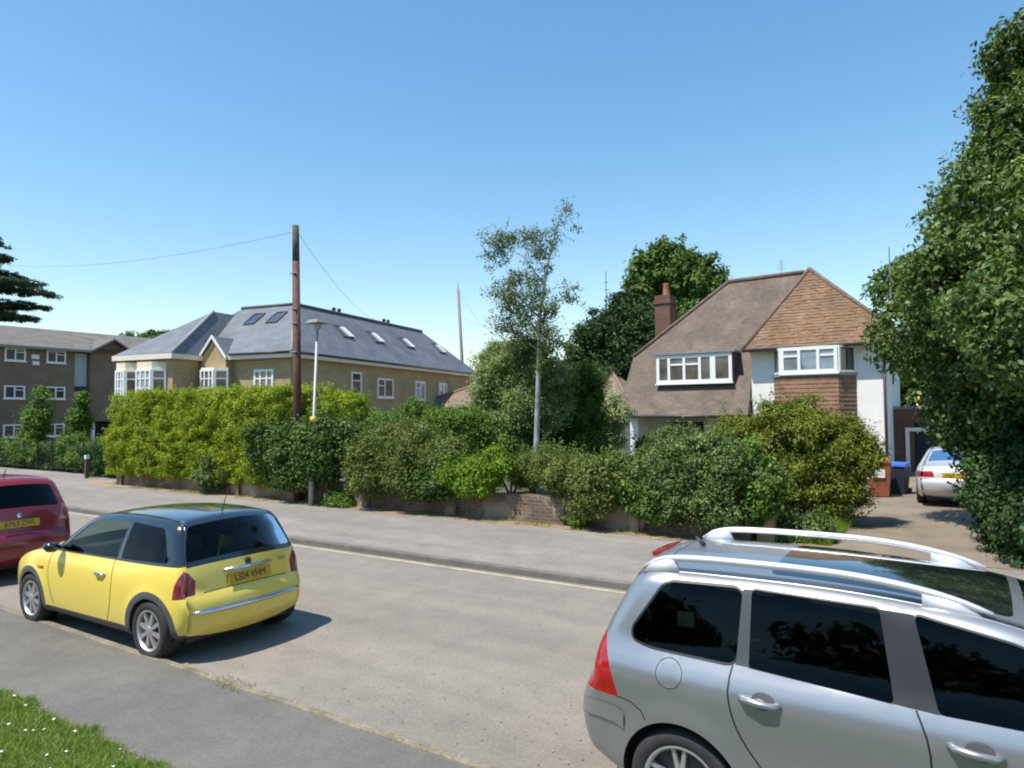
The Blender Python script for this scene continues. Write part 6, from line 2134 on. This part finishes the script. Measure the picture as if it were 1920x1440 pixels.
# ---- silver saloon on the driveway
prof = [(-0.88, 0.30, 0.05), (-0.97, 0.38, 0.09), (-1.0, 0.52, 0.13), (-0.985, 0.64, 0.13), (-0.95, 0.70, 0.12), (-0.93, 0.85, 0.10), (-0.88, 0.98, 0.08), (-0.80, 1.01, 0.05), (-0.45, 1.02, 0.05), (-0.25, 1.06, 0.06), (0.35, 1.35, 0.05), (0.6, 1.395, 0.05),
        (1.1, 1.40, 0.05), (1.5, 1.35, 0.06), (2.3, 1.0, 0.09), (2.9, 0.90, 0.11), (3.35, 0.76, 0.14), (3.45, 0.55, 0.16), (3.35, 0.28, 0.1)]
sal = Car('silver_saloon', 'silver saloon parked on the driveway, half hidden by the big tree', 'car', (-0.2, 21.2, 0.04), math.pi / 2, prof, 0.24,
          [(0.15, 0.80), (0.5, 0.87), (0.8, 0.87), (0.95, 0.83), (1.02, 0.77), (1.35, 0.60), (1.45, 0.58)], [(-1.1, 0.87), (-0.6, 0.955), (0.0, 1.0), (2.4, 1.0), (2.9, 0.97), (3.5, 0.82)], 0.09, step=0.06)
w1 = rounded([(-0.1, 1.03), (0.40, 1.31), (0.72, 1.345), (0.72, 1.0)], 0.04)
w2 = rounded([(0.80, 1.0), (0.80, 1.345), (1.40, 1.31), (1.95, 1.0)], 0.04)
lampS = [(-1.1, 0.73), (-0.72, 0.76), (-0.74, 0.90), (-1.1, 0.90)]
sd = sal.side([('side_window', w1), ('side_window', w2), ('tail_light', lampS), (None, arch_hole(0, 0.32, 0.36, 0.2)), (None, arch_hole(2.76, 0.32, 0.36, 0.2))])
q = sal.sp
rw = rounded([q(-0.2, 1.09, -0.58), q(-0.2, 1.09, 0.58), q(0.32, 1.33, 0.48), q(0.32, 1.33, -0.48)], 0.06)
ws = rounded([q(1.55, 1.33, 0.5), q(1.55, 1.33, -0.5), q(2.2, 1.05, -0.62), q(2.2, 1.05, 0.62)], 0.05)
la = [[q(-0.945, 0.73, sg * 0.42), q(-0.945, 0.73, sg * 1.0), q(-0.91, 0.90, sg * 1.0), q(-0.91, 0.90, sg * 0.45)] for sg in (1, -1)]
tg = q(-0.955, 0.69, 0)[0]
ss = sal.strip([('rear_window', rw), ('windscreen', ws), ('tail_light', la[0]), ('tail_light', la[1]), ('trim', [(tg, -0.62), (tg + 0.012, -0.62), (tg + 0.012, 0.62), (tg, 0.62)])])
for sg in (1, -1):
    m = MB()
    a_ = sd[sg].pop('tail_light')
    m.add(a_.v, a_.f)
    st = ss['tail_light']
    m.add(st.v, [f for f in st.f if sg * sum(st.v[i][1] for i in f) > 0])
    m.build('tail_light', LAMP_RED, sal.root, smooth=True, local=True, weld=True, uv=False)
del ss['tail_light']
MM = dict(body=simple('white_silver_car_paint', (0.62, 0.62, 0.63), 0.35, 0.45, coat=0.6, var=0.02), side_window=GLASS_TINT, rear_window=GLASS_TINT, windscreen=GLASS, trim=SEAL)
sal.emit(sd, ss, MM, {'body': ['body', 'trim']}, {'side_window': 'side_window', 'rear_window': 'rear_window', 'windscreen': 'windscreen'})
sal.liners([(0, 0.32, 0.36), (2.76, 0.32, 0.36)], 0.85)
for x in (0, 2.76):
    for sg in (1, -1):
        wheel(sal.root, x, sg * 0.84, 0.32, 0.21, 0.22, 5, sg)
MB().box(-0.85, 3.1, -0.62, 0.62, 0.2, 0.45).build('underbody', BLACK_PLASTIC, sal.root, local=True, bevel=0.03)
for y in (-0.36, 0.36):
    seat(sal.root, 1.2, y)
plate(sal.root, 'BX06 TLD', sal.pt(-0.925, 0.82, 0.0, 0.014), (0, -1, 0), (0.1, 0, 1))
